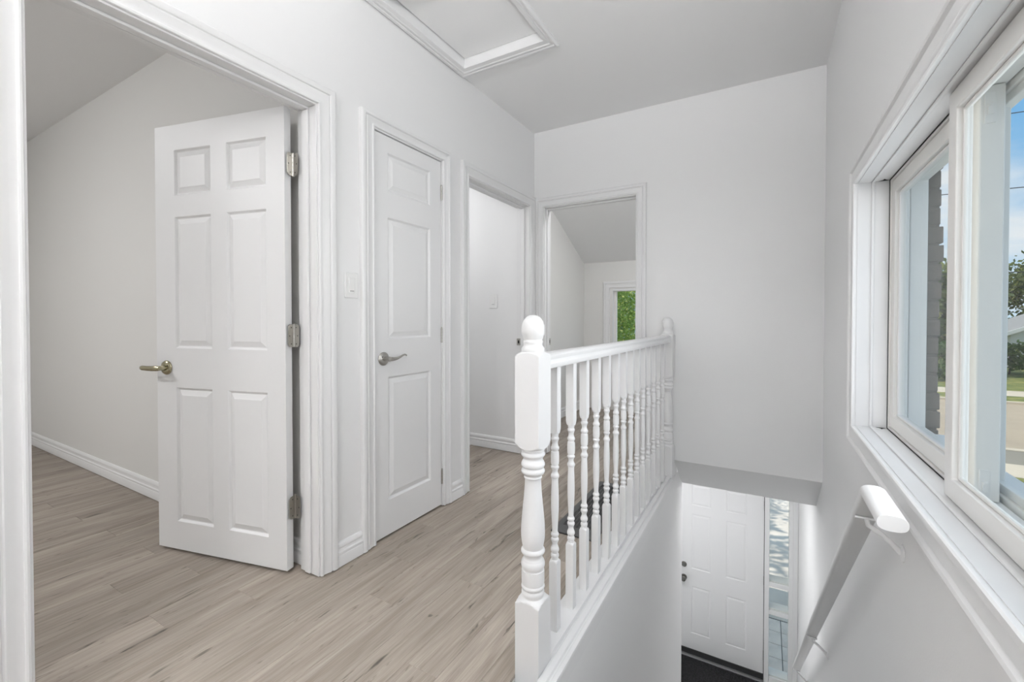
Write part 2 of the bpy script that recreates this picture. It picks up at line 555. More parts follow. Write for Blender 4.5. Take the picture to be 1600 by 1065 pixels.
# ---- walls with openings
# door openings (clear, between jambs)
D1 = (0.365, 1.215, 2.030)
D2 = (1.538, 2.056, 2.049)
D3 = (2.325, 3.172, 2.030)
D4 = (-1.570, -0.830, 2.024)
JT = 0.018
def hole_wall(name, us, zs, holes, t0, t1, fn, mat, **kw):
    U = sorted(set(us + [h[0] for h in holes] + [h[1] for h in holes]))
    V = sorted(set(zs + [h[2] for h in holes] + [h[3] for h in holes]))
    def solid(i, j):
        a = (U[i]+U[i+1])/2; b = (V[j]+V[j+1])/2
        return not any(h[0] < a < h[1] and h[2] < b < h[3] for h in holes)
    return obj(name, MB().grid(U, V, solid, t0, t1, fn), mat, kind='structure', **kw)
hole_wall('wall_left', [-5.4, YE+0.1], [0, HC+0.12],
          [(D1[0]-JT, D1[1]+JT, 0, D1[2]+JT), (D2[0]-JT, D2[1]+JT, 0, D2[2]+JT), (D3[0]-JT, D3[1]+JT, 0, D3[2]+JT)],
          0, XLB - XL, L_, 'wall', label='white hall wall with the three doorways on the left', cat='wall')
# end wall: full height over the floor, stops above the stairwell
em = MB()
U = [XL+0.0005, D4[0]-JT, D4[1]+JT, XS, XR]; V = [0.0, 0.1235, D4[2]+JT, HC+0.12]
def end_solid(i, j):
    if i == 1 and j < 2: return False
    if i == 3 and j == 0: return False
    return True
em.grid(U, V, end_solid, 0, -0.115, E_)
obj('wall_end', em, 'wall', kind='structure', label='pale end wall above the stairwell with the last doorway', cat='wall')

# right wall with the stair window
WY0, WY1, WZ0, WZ1 = 0.70, 2.145, 0.705, 1.640
hole_wall('wall_right', [-5.4, YF], [ZF-0.2, HC+0.12], [(WY0-0.02, WY1+0.02, WZ0-0.02, WZ1+0.02)],
          0, -0.20, R_, 'wall', label='pale wall down the stairs holding the wide sliding window', cat='wall')
obj('wall_back', MB().box(XL, XR, -5.5, -5.4, 0, HC+0.12), 'wall', kind='structure', label='white wall at the other end of the hall', cat='wall')
# stairwell wall below the railing
obj('wall_stairwell', MB().box(XS-0.10, XS, 1.275, 3.617, ZF, -0.005).box(XS-0.036, XS, YN+0.001, 1.275, ZF, -0.002), 'wall', kind='structure',
    label='grey white stairwell wall under the balustrade', cat='wall')
# bulkhead with the sloping soffit
bh = MB().prism([(YE+0.0005, 0.1235), (3.617, -0.1547), (3.617, 0.20), (YE+0.0005, 0.20)], XS, XR, lambda a, b, w: (w, a, b))
obj('trim_1', bh, 'wall', kind='structure', label='sloping white bulkhead over the lower stairs', cat='bulkhead')
# ceilings
obj('ceiling', MB().grid([XL-0.001, -1.601, -1.051, XR], [-5.4, 1.439, 2.191, YE+0.001],
    lambda i, j: not (i == 1 and j == 1), 0, 0.10, lambda u, v, t: (u, v, HC+t)), 'ceil', kind='structure',
    label='pale grey hall ceiling around the attic hatch', cat='ceiling')
# bedroom beyond the open six panel door
BY = 1.252
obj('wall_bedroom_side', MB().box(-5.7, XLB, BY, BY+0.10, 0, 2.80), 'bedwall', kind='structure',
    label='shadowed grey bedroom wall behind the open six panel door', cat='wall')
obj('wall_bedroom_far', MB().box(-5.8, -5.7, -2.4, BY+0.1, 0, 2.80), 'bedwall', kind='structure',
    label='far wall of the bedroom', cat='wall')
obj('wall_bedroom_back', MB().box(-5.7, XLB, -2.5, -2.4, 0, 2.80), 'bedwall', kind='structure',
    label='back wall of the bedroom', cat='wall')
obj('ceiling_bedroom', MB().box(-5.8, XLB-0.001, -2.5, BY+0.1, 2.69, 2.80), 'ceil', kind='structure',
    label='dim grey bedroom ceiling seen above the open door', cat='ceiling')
# small room behind the third doorway
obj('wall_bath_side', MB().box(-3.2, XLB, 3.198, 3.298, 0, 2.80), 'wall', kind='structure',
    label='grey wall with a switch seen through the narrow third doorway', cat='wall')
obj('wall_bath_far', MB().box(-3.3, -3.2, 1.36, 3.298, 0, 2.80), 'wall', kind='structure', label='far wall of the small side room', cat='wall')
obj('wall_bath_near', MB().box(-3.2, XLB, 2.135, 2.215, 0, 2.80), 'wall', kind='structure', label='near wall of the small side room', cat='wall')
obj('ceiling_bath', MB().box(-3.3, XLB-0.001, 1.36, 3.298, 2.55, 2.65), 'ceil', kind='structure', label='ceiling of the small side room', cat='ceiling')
# room behind the end wall
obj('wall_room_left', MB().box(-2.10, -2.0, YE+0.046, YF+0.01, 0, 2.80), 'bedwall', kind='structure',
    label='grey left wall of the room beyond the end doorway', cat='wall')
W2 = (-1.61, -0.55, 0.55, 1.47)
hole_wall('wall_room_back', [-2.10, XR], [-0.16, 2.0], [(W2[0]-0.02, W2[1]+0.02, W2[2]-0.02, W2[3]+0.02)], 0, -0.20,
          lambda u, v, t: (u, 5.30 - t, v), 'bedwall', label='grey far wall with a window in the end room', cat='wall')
sl = MB().prism([(3.36, 2.70), (3.55, 2.66), (5.32, 1.812), (5.32, 1.95), (3.55, 2.80), (3.36, 2.80)], -2.1, XR, lambda a, b, w: (w, a, b))
obj('ceiling_room', sl, 'ceil', kind='structure', label='sloping attic ceiling of the end room', cat='ceiling')
# foyer
obj('floor_foyer', MB().box(-1.9, XR, 4.0, YF, ZF-0.1, ZF), 'foyer_tile', kind='structure', label='foyer floor in front of the entrance door', cat='floor')
obj('ceiling_foyer', MB().box(-1.9, XR, 3.617, YF, -0.155, -0.105), 'ceil', kind='structure', label='foyer ceiling behind the bulkhead', cat='ceiling')
obj('wall_foyer_left', MB().box(-1.9, -1.8, 3.617, YF, ZF, -0.155), 'wall', kind='structure', label='left wall of the foyer', cat='wall')
obj('wall_foyer_near', MB().box(-1.8, XS-0.10, 3.50, 3.617, ZF, -0.155), 'wall', kind='structure', label='foyer wall beside the stairs', cat='wall')
FD = (-0.860, 0.0, ZF+0.03, -0.690)          # front door leaf
hole_wall('wall_front', [-1.9, XR], [ZF-0.2, -0.155], [(FD[0]-0.04, 0.262, ZF-0.05, -0.64)], 0, -0.16,
          lambda u, v, t: (u, YF - t, v), 'wall', label='front wall around the entrance door', cat='wall')

# ---- stairs
st = empty('staircase', (-0.12, YN, ZF), kind='structure', label='straight flight of wooden stairs down to the foyer', cat='staircase')
NR = 14; RISE = -ZF/NR; RUN = 0.23
tread_me = None
for k in range(NR):
    y = YN + RUN*k; z = -RISE*(k+1)
    obj('riser', MB().box(XS+0.001, XR-0.001, y-0.018, y, z, z+RISE-(0.03 if k else 0.0)), 'trim', st)
    if k < NR-1:
        obj('tread', MB().box(XS+0.001, XR-0.001, y-0.0, y+RUN+0.02, z-0.03, z), 'carpet', st)

# ================================================================ TRIM
CASING = [(0,0),(0,0.009),(0.002,0.012),(0.007,0.0135),(0.011,0.0125),(0.013,0.0098),(0.018,0.0095),(0.030,0.0120),(0.040,0.0162),(0.045,0.0178),
          (0.048,0.0138),(0.052,0.0133),(0.054,0.0178),(0.058,0.0208),(0.066,0.0222),(0.074,0.0216),(0.078,0.0190),(0.080,0.0140),(0.080,0)]
def scaled(w, prof=CASING, k=1.0):
    return [(a*w/0.080, t*k) for a, t in prof]

def doorway(n, D, face, depth, fn, wl, wr, wt, label, stop_at, strike=None, clip=None, gapz=0.006):
    """jamb lining, stops and casing of one doorway; fn(u,v,t): t>0 towards the hall"""
    u0, u1, z1 = D
    base = fn((u0+u1)/2, 0, 0)
    t = empty('trim_%d' % n, base, kind='structure', label=label, cat='door frame')
    mb = MB()
    for a, b in ((u0-JT, u0), (u1, u1+JT)):
        mb.prism([(a, gapz), (b, gapz), (b, z1+JT), (a, z1+JT)], 0.001, -depth-0.001, fn)
    mb.prism([(u0, z1), (u1, z1), (u1, z1+JT), (u0, z1+JT)], 0.001, -depth-0.001, fn)
    obj('jamb', mb, 'trim', t)
    s0, s1 = stop_at
    mb = MB()
    th = 0.011
    for a, b in ((u0, u0+th), (u1-th, u1)):
        mb.prism([(a, gapz+0.004), (b, gapz+0.004), (b, z1-th), (a, z1-th)], -s0, -s1, fn)
    mb.prism([(u0, z1-th), (u1, z1-th), (u1, z1), (u0, z1)], -s0, -s1, fn)
    obj('door_stop', mb, 'trim', t, bevel=0.003)
    # casing, mitred; each side may have its own width
    r = 0.006
    rows = []
    for (w, th) in CASING:
        a, b, c = w*wl/0.08, w*wr/0.08, w*wt/0.08
        uu1 = u1 + r + b
        if clip is not None: uu1 = min(uu1, clip)
        rows.append([fn(u0-r-a, gapz, th), fn(u0-r-a, z1+r+c, th), fn(uu1, z1+r+c, th), fn(uu1, gapz, th)])
    m = len(CASING); vs = [p for q in rows for p in q]; fs = []
    for i in range(m-1):
        for k in range(3):
            fs.append((i*4+k, i*4+k+1, (i+1)*4+k+1, (i+1)*4+k))
    fs.append(tuple(i*4 for i in range(m))); fs.append(tuple(i*4+3 for i in range(m-1, -1, -1)))
    for k in range(3): fs.append((k, k+1, (m-1)*4+k+1, (m-1)*4+k))
    obj('casing', MB().add(vs, fs), 'trim', t, smooth=28)
    if strike:
        su, side, sz, ta, tb = strike
        mb = MB().prism([(su, sz-0.028), (su+side*0.0025, sz-0.028), (su+side*0.0025, sz+0.028), (su, sz+0.028)], -ta, -tb, fn)
        sp = obj('strike_plate', mb, 'nickel', t, bevel=0.001, label='brushed metal strike plate')
        mid = (ta+tb)/2
        obj('latch_hole', MB().prism([(su+side*0.0020, sz-0.013), (su+side*0.0029, sz-0.013), (su+side*0.0029, sz+0.013), (su+side*0.0020, sz+0.013)], -mid+0.007, -mid-0.007, fn), 'dark', sp)
    return t
doorway(2, D1, XL, XL-XLB, L_, 0.082, 0.082, 0.082, 'white moulded frame of the wide doorway with the open door', (0.045, 0.080))
doorway(3, D2, XL, XL-XLB, L_, 0.088, 0.062, 0.060, 'white moulded frame around the closed narrow closet door', (0.050, 0.085))
doorway(4, D3, XL, XL-XLB, L_, 0.080, 0.070, 0.080, 'white moulded frame of the doorway next to the hall corner', (0.045, 0.080),
        strike=(D3[1], -1, 0.93, 0.084, 0.118), clip=YE-0.002)
doorway(5, D4, YE, 0.115, E_, 0.068, 0.072, 0.072, 'white moulded frame of the doorway in the end wall', (0.040, 0.075),
        strike=(D4[0], 1, 0.93, 0.078, 0.113))

# baseboards
BASE = [(0,0),(0.0165,0),(0.0165,0.046),(0.0150,0.049),(0.0132,0.050),(0.0132,0.054),(0.0158,0.056),(0.0158,0.064),(0.0105,0.069),(0.0092,0.080),(0.0122,0.083),(0.0128,0.092),(0.0095,0.100),(0.0050,0.106),(0,0.107)]
def baseboard(name, u0, u1, fn, label, z0=0.004):
    obj(name, MB().prism([(t, h+z0) for t, h in BASE], u0, u1, lambda a, b, w: fn(w, b, a)), 'trim', kind='structure', label=label, cat='baseboard', smooth=28)
baseboard('baseboard_left', 1.3035, D2[0]-0.006-0.088, L_, 'short white baseboard between the open door and the closet door')
baseboard('baseboard_left.001', D2[1]+0.006+0.062, D3[0]-0.006-0.080, L_, 'tiny white baseboard between the closet door and the corner doorway')
baseboard('baseboard_bedroom', -5.7, XLB-0.001, lambda u, v, t: (u, BY - t, v), 'long white baseboard along the bedroom wall')
baseboard('baseboard_bath', -3.2, XLB-0.001, lambda u, v, t: (u, 3.198 - t, v), 'white baseboard behind the narrow third doorway')
baseboard('baseboard_room', YE+0.12, 5.30, lambda u, v, t: (-2.0 + t, u, v), 'white baseboard in the end room seen between balusters')
baseboard('baseboard_end', D4[1]+0.006+0.073, -0.68, E_, 'white baseboard on the end wall behind the balustrade')

# attic hatch
hx0, hx1, hy0, hy1 = -1.590, -1.062, 1.45, 2.180
HTR = [(0,0),(0,0.010),(0.002,0.012),(0.024,0.013),(0.027,0.016),(0.031,0.0175),(0.035,0.0165),(0.038,0.0125),(0.043,0.0125),(0.046,0.0170),(0.056,0.0180),(0.062,0.0150),(0.068,0.008),(0.068,0)]
tr = empty('trim_6', ((hx0+hx1)/2, (hy0+hy1)/2, HC), kind='structure', label='white moulded frame around the ceiling attic hatch', cat='hatch frame')
rows = []
for w, t in HTR:
    q = w/0.068
    rows.append([C_(hx0-q*0.074, hy0-q*0.08, t), C_(hx0-q*0.074, hy1+q*0.088, t), C_(hx1+q*0.058, hy1+q*0.088, t), C_(hx1+q*0.058, hy0-q*0.08, t)])
n_ = len(HTR); vs = [p for q in rows for p in q]; fs = []
for i in range(n_):
    i2 = (i+1) % n_
    for k in range(4):
        k2 = (k+1) % 4
        fs.append((i*4+k, i*4+k2, i2*4+k2, i2*4+k))
obj('moulding', MB().add(vs, fs), 'trim', tr, smooth=28)
lin = MB()
lin.box(hx0-0.012, hx0, hy0-0.012, hy1+0.012, HC, HC+0.075); lin.box(hx1, hx1+0.012, hy0-0.012, hy1+0.012, HC, HC+0.075)
lin.box(hx0, hx1, hy0-0.012, hy0, HC, HC+0.075); lin.box(hx0, hx1, hy1, hy1+0.012, HC, HC+0.075)
obj('lining', lin, 'trim', tr)
obj('attic_hatch', MB().box(hx0+0.006, hx1-0.002, hy0+0.003, hy1-0.004, HC+0.043, HC+0.055), 'ceil',
    label='pale square attic hatch panel set in the hall ceiling', cat='hatch')
obj('attic_shade_plate', MB().box(-1.72, -0.95, 1.38, 2.28, HC+0.10, HC+0.12), 'dark', kind='structure', label='black plate standing for the dark attic above the hatch', cat='attic')  # black plate added so the slits round the hatch panel read dark

# ================================================================ DOORS
def panel_mb(u0, u1, v0, v1, th, fn, inset=0.034, relief=1.0):
    """moulded raised panel filling one opening of a leaf, both faces"""
    rings = [(0.0, 0.0), (0.003, 0.0025), (0.008, 0.0090), (0.012, 0.0098), (0.0145, 0.0086), (inset-0.003, 0.0024), (inset, 0.0010), (inset+0.003, 0.0008)]
    mb = MB()
    for side in (0, 1):
        vs = []; fs = []
        for o, d in rings:
            d *= relief
            y = (0 - d) if side == 0 else (-th + d)
            vs += [fn(u0+o, v0+o, y), fn(u1-o, v0+o, y), fn(u1-o, v1-o, y), fn(u0+o, v1-o, y)]
        for i in range(len(rings)-1):
            for k in range(4):
                k2 = (k+1) % 4
                fs.append((i*4+k, i*4+k2, (i+1)*4+k2, (i+1)*4+k))
        b = (len(rings)-1)*4
        fs.append((b, b+1, b+2, b+3))
        mb.add(vs, fs)
    return mb

def leaf(door, w, h, th, cols, rows, z0, fn, inset, mat='trim', relief=1.0):
    us = sorted([0, w] + [c for p in cols for c in p]); vs = sorted([z0, z0+h] + [c for p in rows for c in p])
    def solid(i, j):
        a = (us[i]+us[i+1])/2; b = (vs[j]+vs[j+1])/2
        return not (any(p < a < q for p, q in cols) and any(p < b < q for p, q in rows))
    obj('leaf', MB().grid(us, vs, solid, 0, -th, fn), mat, door, local=True)
    for p, q in cols:
        for r, s in rows:
            obj('panel', panel_mb(p, q, r, s, th, fn, inset, relief), mat, door, local=True)

def hinge(door, x, y, zc, h, plate_dir_a, plate_dir_b, wa, wb, mat='nickel', screws=True):
    """butt hinge in the door's frame: barrel at (x,y), two plates along unit directions"""
    bar = MB()
    z = zc - h/2; seg = h/5
    for k in range(5):
        bar.lathe([(0,0.0050),(0.0006,0.0058),(seg-0.0016,0.0058),(seg-0.001,0.0050)], (x, y, z + seg*k), (0,0,1), 14)
    bar.lathe([(0,0.003),(0.003,0.0045),(0.005,0.003)], (x, y, z+h), (0,0,1), 12)
    hg = obj('hinge', bar, mat, door, local=True, smooth=40, label='satin metal butt hinge')
    for (dx, dy), w in ((plate_dir_a, wa), (plate_dir_b, wb)):
        # rounded-corner plate
        r = min(0.015, w*0.5); pts = [(0, -h/2), (w-r, -h/2)]
        for k in range(1, 6):
            a = -math.pi/2 + k*math.pi/12
            pts.append((w-r+r*math.cos(a), -h/2+r+r*math.sin(a)))
        pts += [(w, h/2-r)]
        for k in range(1, 6):
            a = k*math.pi/12
            pts.append((w-r+r*math.cos(a), h/2-r+r*math.sin(a)))
        pts += [(w-r, h/2), (0, h/2)]
        nx, ny = -dy, dx
        f = lambda a, b, t: (x + dx*a + nx*t, y + dy*a + ny*t, zc + b)
        obj('plate', MB().prism(pts, -0.0012, 0.0012, f), mat, hg, local=True)
        if screws:
            for (sa, sb) in ((w*0.5, h*0.36), (w*0.78, 0.0), (w*0.5, -h*0.36)):
                o = Vector((x + dx*sa - nx*0.0017, y + dy*sa - ny*0.0017, zc + sb))
                obj('screw', MB().lathe([(0,0.0030),(0.0034,0.0030)], o, (nx, ny, 0), 10), 'screw', hg, local=True)
    return hg

def lever(door, x, z, fn_sign, direction, mat, wavy):
    """lever handle on the face y=0 (towards +y)"""
    rs = MB().lathe([(0,0.034),(0.004,0.034),(0.008,0.031),(0.011,0.024),(0.012,0.013),(0.030,0.0115),(0.044,0.0125),(0.050,0.011),(0.052,0.004)], (x, 0, z), (0,1,0), 32)
    hn = obj('lever_handle', rs, mat, door, local=True, smooth=35, label='metal lever door handle')
    d = direction
    if wavy:
        pts = [(x+d*0.000, 0.044, z), (x+d*0.02, 0.046, z-0.001), (x+d*0.045, 0.047, z+0.000), (x+d*0.07, 0.047, z+0.006), (x+d*0.09, 0.046, z+0.013), (x+d*0.105, 0.045, z+0.016), (x+d*0.118, 0.043, z+0.013), (x+d*0.122, 0.042, z+0.009)]
        rad = [0.0115, 0.0105, 0.0080, 0.0062, 0.0054, 0.0050, 0.0044, 0.0034]
        fl = (0.75, 0.95)
    else:
        pts = [(x-d*0.012, 0.044, z), (x+d*0.0, 0.046, z), (x+d*0.03, 0.048, z-0.001), (x+d*0.065, 0.048, z-0.001), (x+d*0.095, 0.047, z), (x+d*0.106, 0.046, z), (x+d*0.110, 0.046, z)]
        rad = [0.010, 0.0125, 0.0125, 0.0115, 0.0115, 0.009, 0.004]
        fl = (0.7, 1.0)
    obj('lever', MB().tube(pts, rad, 16, fl), mat, hn, local=True, smooth=50)
    obj('lock_button', MB().lathe([(0,0.003),(0.0135,0.003)], (x - d*0.018, 0, z+0.010), (0,1,0), 10), 'screw', hn, local=True)
    return hn

# door_1: six-panel leaf standing open into the bedroom
Lrot = math.radians(-166.83)
d1 = empty('door_1', (-1.807, 1.163, 0.0), Lrot, kind='structure', label='white six panel door standing open into the bedroom', cat='door')
F0 = lambda u, v, t: (u, t, v)
leaf(d1, 0.772, 2.022, 0.036, [(0.100, 0.327), (0.421, 0.648)], [(0.150, 0.792), (0.980, 1.603), (1.703, 1.918)], 0.015, F0, 0.036)
lever(d1, 0.707, 0.885, 1, 1, 'nickel2', False)
# hinge directions in the leaf's frame (jamb plate lies along world +X)
jx = (math.cos(-Lrot), math.sin(-Lrot))
for zc in (1.795, 1.045, 0.287):
    hinge(d1, -0.010, -0.0385, zc, 0.100, (0.0, 1.0), jx, 0.034, 0.034, mat='nickel')
# door_2: narrow three-panel closet door, closed
d2 = empty('door_2', (XL-0.006, D2[0]+0.004, 0.0), math.radians(90), kind='structure', label='closed narrow three panel closet door', cat='door')
F1 = lambda u, v, t: (u, -t, v)      # hall side is local -y
leaf(d2, 0.511, 2.032, 0.035, [(0.088, 0.415)], [(0.190, 0.823), (1.015, 1.637), (1.768, 1.963)], 0.012, F1, 0.036)
def lever_local(door, x, z, d, mat, wavy):
    n0 = set(bpy.data.objects)
    hn = lever(door, x, z, 1, d, mat, wavy)
    for o in set(bpy.data.objects) - n0:
        me = o.data
        for v in me.vertices: v.co.y = -v.co.y
        me.flip_normals()
    return hn
lever_local(d2, 0.055, 0.918, 1, 'nickel', True)
for zc in (1.862, 1.022, 0.180):
    hinge(d2, 0.5125, -0.0035, zc, 0.088, (0.0, 1.0), (0.0, 1.0), 0.02, 0.02, mat='nickel', screws=False)
# door_3: entrance door at the bottom of the stairs
d3 = empty('door_3', (FD[0], YF+0.012, FD[2]), 0.0, kind='structure', label='white panelled entrance door at the foot of the stairs', cat='door')
leaf(d3, FD[1]-FD[0], FD[3]-FD[2], 0.044, [(0.140, 0.343), (0.497, 0.700)],
     [(-2.482-FD[2], -1.938-FD[2]), (-1.738-FD[2], -1.106-FD[2]), (-1.008-FD[2], -0.765-FD[2])], 0.0, F1, 0.030, relief=0.45)
obj('door_sweep', MB().box(0.0, 0.86, -0.012, 0.0, -0.012, 0.045), 'sweep', d3, local=True)
db = MB().lathe([(0,0.030),(0.008,0.029),(0.012,0.022),(0.020,0.020),(0.022,0.012)], (0.062, 0, -1.707-FD[2]), (0,-1,0), 24)
obj('deadbolt', db, 'knob', d3, local=True, smooth=35, label='round metal deadbolt')
kb = MB().lathe([(0,0.033),(0.006,0.032),(0.010,0.014),(0.025,0.012),(0.032,0.022),(0.045,0.029),(0.056,0.027),(0.062,0.018),(0.064,0.008)], (0.062, 0, -1.856-FD[2]), (0,-1,0), 24)
obj('door_knob', kb, 'knob', d3, local=True, smooth=35, label='round metal door knob')
for zc in (1.85, 1.05, 0.25):
    hinge(d3, 0.8645, -0.006, zc, 0.10, (0, 1.0), (0, 1.0), 0.02, 0.02, mat='screw', screws=False)
# entrance frame and sidelight
fr = empty('trim_7', (-0.3, YF, ZF), kind='structure', label='white frame of the entrance door', cat='door frame')
mb = MB()
mb.box(FD[0]-0.04, FD[0]-0.004, YF-0.01, YF+0.15, ZF, -0.64); mb.box(FD[0]-0.004, 0.004, YF-0.01, YF+0.15, FD[3]+0.004, -0.64)
mb.box(0.006, 0.050, YF-0.012, YF+0.15, ZF, -0.64); mb.box(0.0495, 0.230, YF-0.010, YF+0.15, -0.70, -0.64)
obj('frame', mb, 'trim', fr, bevel=0.003)
obj('leak_strip', MB().box(-0.004, 0.0075, YF+0.030, YF+0.060, ZF, -0.64), 'sweep', fr)  # dark strip added to block light leaking through the hinge gap
obj('threshold', MB().box(FD[0]-0.004, 0.006, YF-0.035, YF+0.15, ZF, ZF+0.016), 'alu', fr, bevel=0.003)
w3 = empty('window_3', (0.14, YF, ZF), kind='structure', label='tall narrow sidelight window beside the entrance door', cat='window')
mb = MB()
mb.box(0.226, 0.262, YF-0.012, YF+0.10, ZF, -0.70)
mb.box(0.262, 0.305, YF-0.018, YF+0.01, ZF, -0.62)
mb.box(0.050, 0.226, YF-0.008, YF+0.10, ZF, -2.66)
obj('frame', mb, 'trim', w3, bevel=0.003)
for za, zb in ((-1.700, -1.650), (-1.995, -1.945)):
    obj('muntin', MB().box(0.050, 0.226, YF-0.010, YF+0.10, za, zb), 'trim', w3, bevel=0.004)
for za, zb in ((-1.650, -0.70), (-1.945, -1.700), (-2.66, -1.995)):
    obj('pane', MB().box(0.0505, 0.2255, YF+0.006, YF+0.010, za, zb), 'glass', w3)
    obj('sill', MB().box(0.0505, 0.2255, YF+0.012, YF+0.13, za, za+0.012), 'vinyl', w3)

# ================================================================ STAIR WINDOW
w1 = empty('window_1', (XR+0.1, (WY0+WY1)/2, WZ0), kind='structure', label='wide white sliding window over the stairs', cat='window')
def ring(x0, x1, y0, y1, z0, z1, t, tb=None):
    """rectangular frame lying in the wall plane"""
    tb = t if tb is None else tb
    mb = MB()
    mb.grid([y0, y0+t, y1-t, y1], [z0, z0+tb, z1-tb, z1], lambda i, j: not (i == 1 and j == 1), x0, x1, lambda u, v, w: (w, u, v))
    return mb
# lining of the reveal
mb = MB().grid([WY0-0.02, WY0, WY1, WY1+0.02], [WZ0-0.02, WZ0, WZ1, WZ1+0.02], lambda i, j: not (i == 1 and j == 1), XR-0.002, 0.505, lambda u, v, w: (w, u, v))
obj('lining', mb, 'trim', w1)
obj('stop_bead', ring(0.346, 0.356, WY0, WY1, WZ0, WZ1, 0.006), 'trim', w1, bevel=0.003)
obj('track_and_gap', ring(0.4005, 0.450, WY0, WY1, WZ0, WZ1, 0.010), 'vinyl', w1)
obj('track_and_gap', ring(0.3985, 0.4003, WY0, WY1, WZ0, WZ1, 0.0032), 'dark', w1)  # thin black ring drawn in for the shaded gap beside the sash
for zz in (WZ0+0.0004, WZ1-0.0010):
    obj('gap', MB().prism([(0.366, 2.1445), (0.397, 2.1445), (0.384, 2.128), (0.380, 2.116), (0.377, 2.134)], zz, zz+0.0006, lambda a, b, w: (a, b, w)), 'dark', w1)
obj('storm_frame', ring(0.455, 0.504, WY0, WY1, WZ0, WZ1, 0.022), 'vinyl_outer', w1, bevel=0.003)
def sash(x0, x1, y0, y1, z0, z1, t, label, mat='vinyl'):
    mb = ring(x0, x1, y0, y1, z0, z1, t)
    s = obj('sash', mb, mat, w1, bevel=0.003, label=label)
    obj('glazing_bead', ring(x0+0.010, x1-0.008, y0+t-0.0005, y1-t+0.0005, z0+t-0.0005, z1-t+0.0005, 0.009), 'vinyl', s, bevel=0.004)
    xm = (x0+x1)/2
    obj('pane', MB().box(xm-0.002, xm+0.002, y0+t+0.008, y1-t-0.008, z0+t+0.008, z1-t-0.008), 'glass', s)
    return s
s_far = sash(0.405, 0.446, 1.360, WY1-0.011, WZ0+0.011, WZ1-0.011, 0.046, 'fixed far sash', 'vinyl_outer')
s_near = sash(0.366, 0.394, WY0+0.003, 1.402, WZ0+0.003, WZ1-0.003, 0.048, 'sliding near sash')
# tilt latches on the end of the far sash
for zc in (1.580, 0.752):
    lm = MB().box(0.412, 0.430, 1.3570, 1.361, zc-0.034, zc+0.034)
    lm.box(0.4165, 0.4265, 1.3535, 1.3572, zc-0.016, zc+0.008); lm.box(0.4175, 0.4255, 1.3515, 1.3537, zc+0.001, zc+0.007)
    lt = obj('latch', lm, 'vinyl', s_far, bevel=0.0012, merge=False)
# storm / screen frame behind the near half
sf = obj('screen_frame', ring(0.462, 0.478, WY0+0.022, 1.452, WZ0+0.022, WZ1-0.022, 0.020), 'vinyl_outer', w1, bevel=0.002)
obj('outer_sill', MB().box(0.505, 0.575, WY0-0.02, WY1+0.004, WZ0-0.03, WZ0-0.004), 'vinyl_outer', w1, bevel=0.004)
# moulded picture-frame casing
WC = [(0,0),(0,0.012),(0.003,0.0155),(0.009,0.0175),(0.015,0.0165),(0.020,0.0125),(0.023,0.0105),(0.030,0.0115),(0.048,0.0145),(0.051,0.0125),(0.053,0.0140),(0.056,0.0195),(0.062,0.0220),(0.067,0.0210),(0.071,0.0165),(0.071,0)]
tw = empty('trim_8', (XR, (WY0+WY1)/2, WZ0-0.07), kind='structure', label='white moulded casing around the stair window', cat='window frame')
obj('casing', MB().frame_sweep(WC, WY0-0.002, WY1+0.002, WZ0-0.002, WZ1+0.002, R_, closed=True), 'trim', tw, smooth=28)

# outer brick skin round the stair window
bw = empty('wall_outside', (0.56, 1.4, ZF), kind='structure', label='shaded grey brown brick edge outside the stair window', cat='wall')
core = MB().grid([-2.4, WY0-0.05, WY1+0.0085, 5.6], [ZG, WZ0-0.06, WZ1+0.06, 3.2], lambda i, j: not (i == 1 and j == 1), 0.507, 0.541, lambda u, v, w: (w, u, v))
obj('mortar', core, 'mortar', bw)
bh_ = 0.067; k = 0
z = WZ0 - 0.05
while z < WZ1 + 0.05:
    ln = 0.21 if k % 2 else 0.10
    dx = rnd.uniform(-0.006, 0.006)
    y0 = WY1 + 0.0055 + rnd.uniform(-0.0008, 0.0008)
    obj('brick', MB().box(0.5075, 0.548+dx, y0, y0+ln, z, z+bh_-0.007), 'brick', bw, bevel=0.003)
    obj('brick', MB().box(0.5075, 0.548-dx, y0+ln+0.01, y0+ln+0.22, z, z+bh_-0.007), 'brick', bw, bevel=0.003)
    z += bh_; k += 1

# ================================================================ END ROOM WINDOW
w2 = empty('window_2', ((W2[0]+W2[1])/2, 5.30, W2[2]), kind='structure', label='end room window showing green tree leaves', cat='window')
Y2 = lambda u, v, t: (u, 5.30 - t, v)
obj('casing', MB().frame_sweep(scaled(0.080), W2[0]-0.055, W2[1]+0.055, W2[2]-0.03, W2[3]+0.03, Y2, closed=True), 'trim', w2, smooth=28)
def ring_y(y0, y1, x0, x1, z0, z1, t):
    return MB().grid([x0, x0+t, x1-t, x1], [z0, z0+t, z1-t, z1], lambda i, j: not (i == 1 and j == 1), y0, y1, lambda u, v, w: (u, w, v))
obj('lining', ring_y(5.301, 5.44, W2[0]-0.06, W2[1]+0.06, W2[2]-0.035, W2[3]+0.035, 0.041), 'trim', w2)
s2 = obj('sash', ring_y(5.36, 5.40, W2[0]-0.02, W2[1]+0.02, W2[2]-0.02, W2[3]+0.02, 0.030), 'vinyl', w2, bevel=0.003)
obj('pane', MB().box(W2[0], W2[1], 5.378, 5.382, W2[2], W2[3]), 'glass', s2)

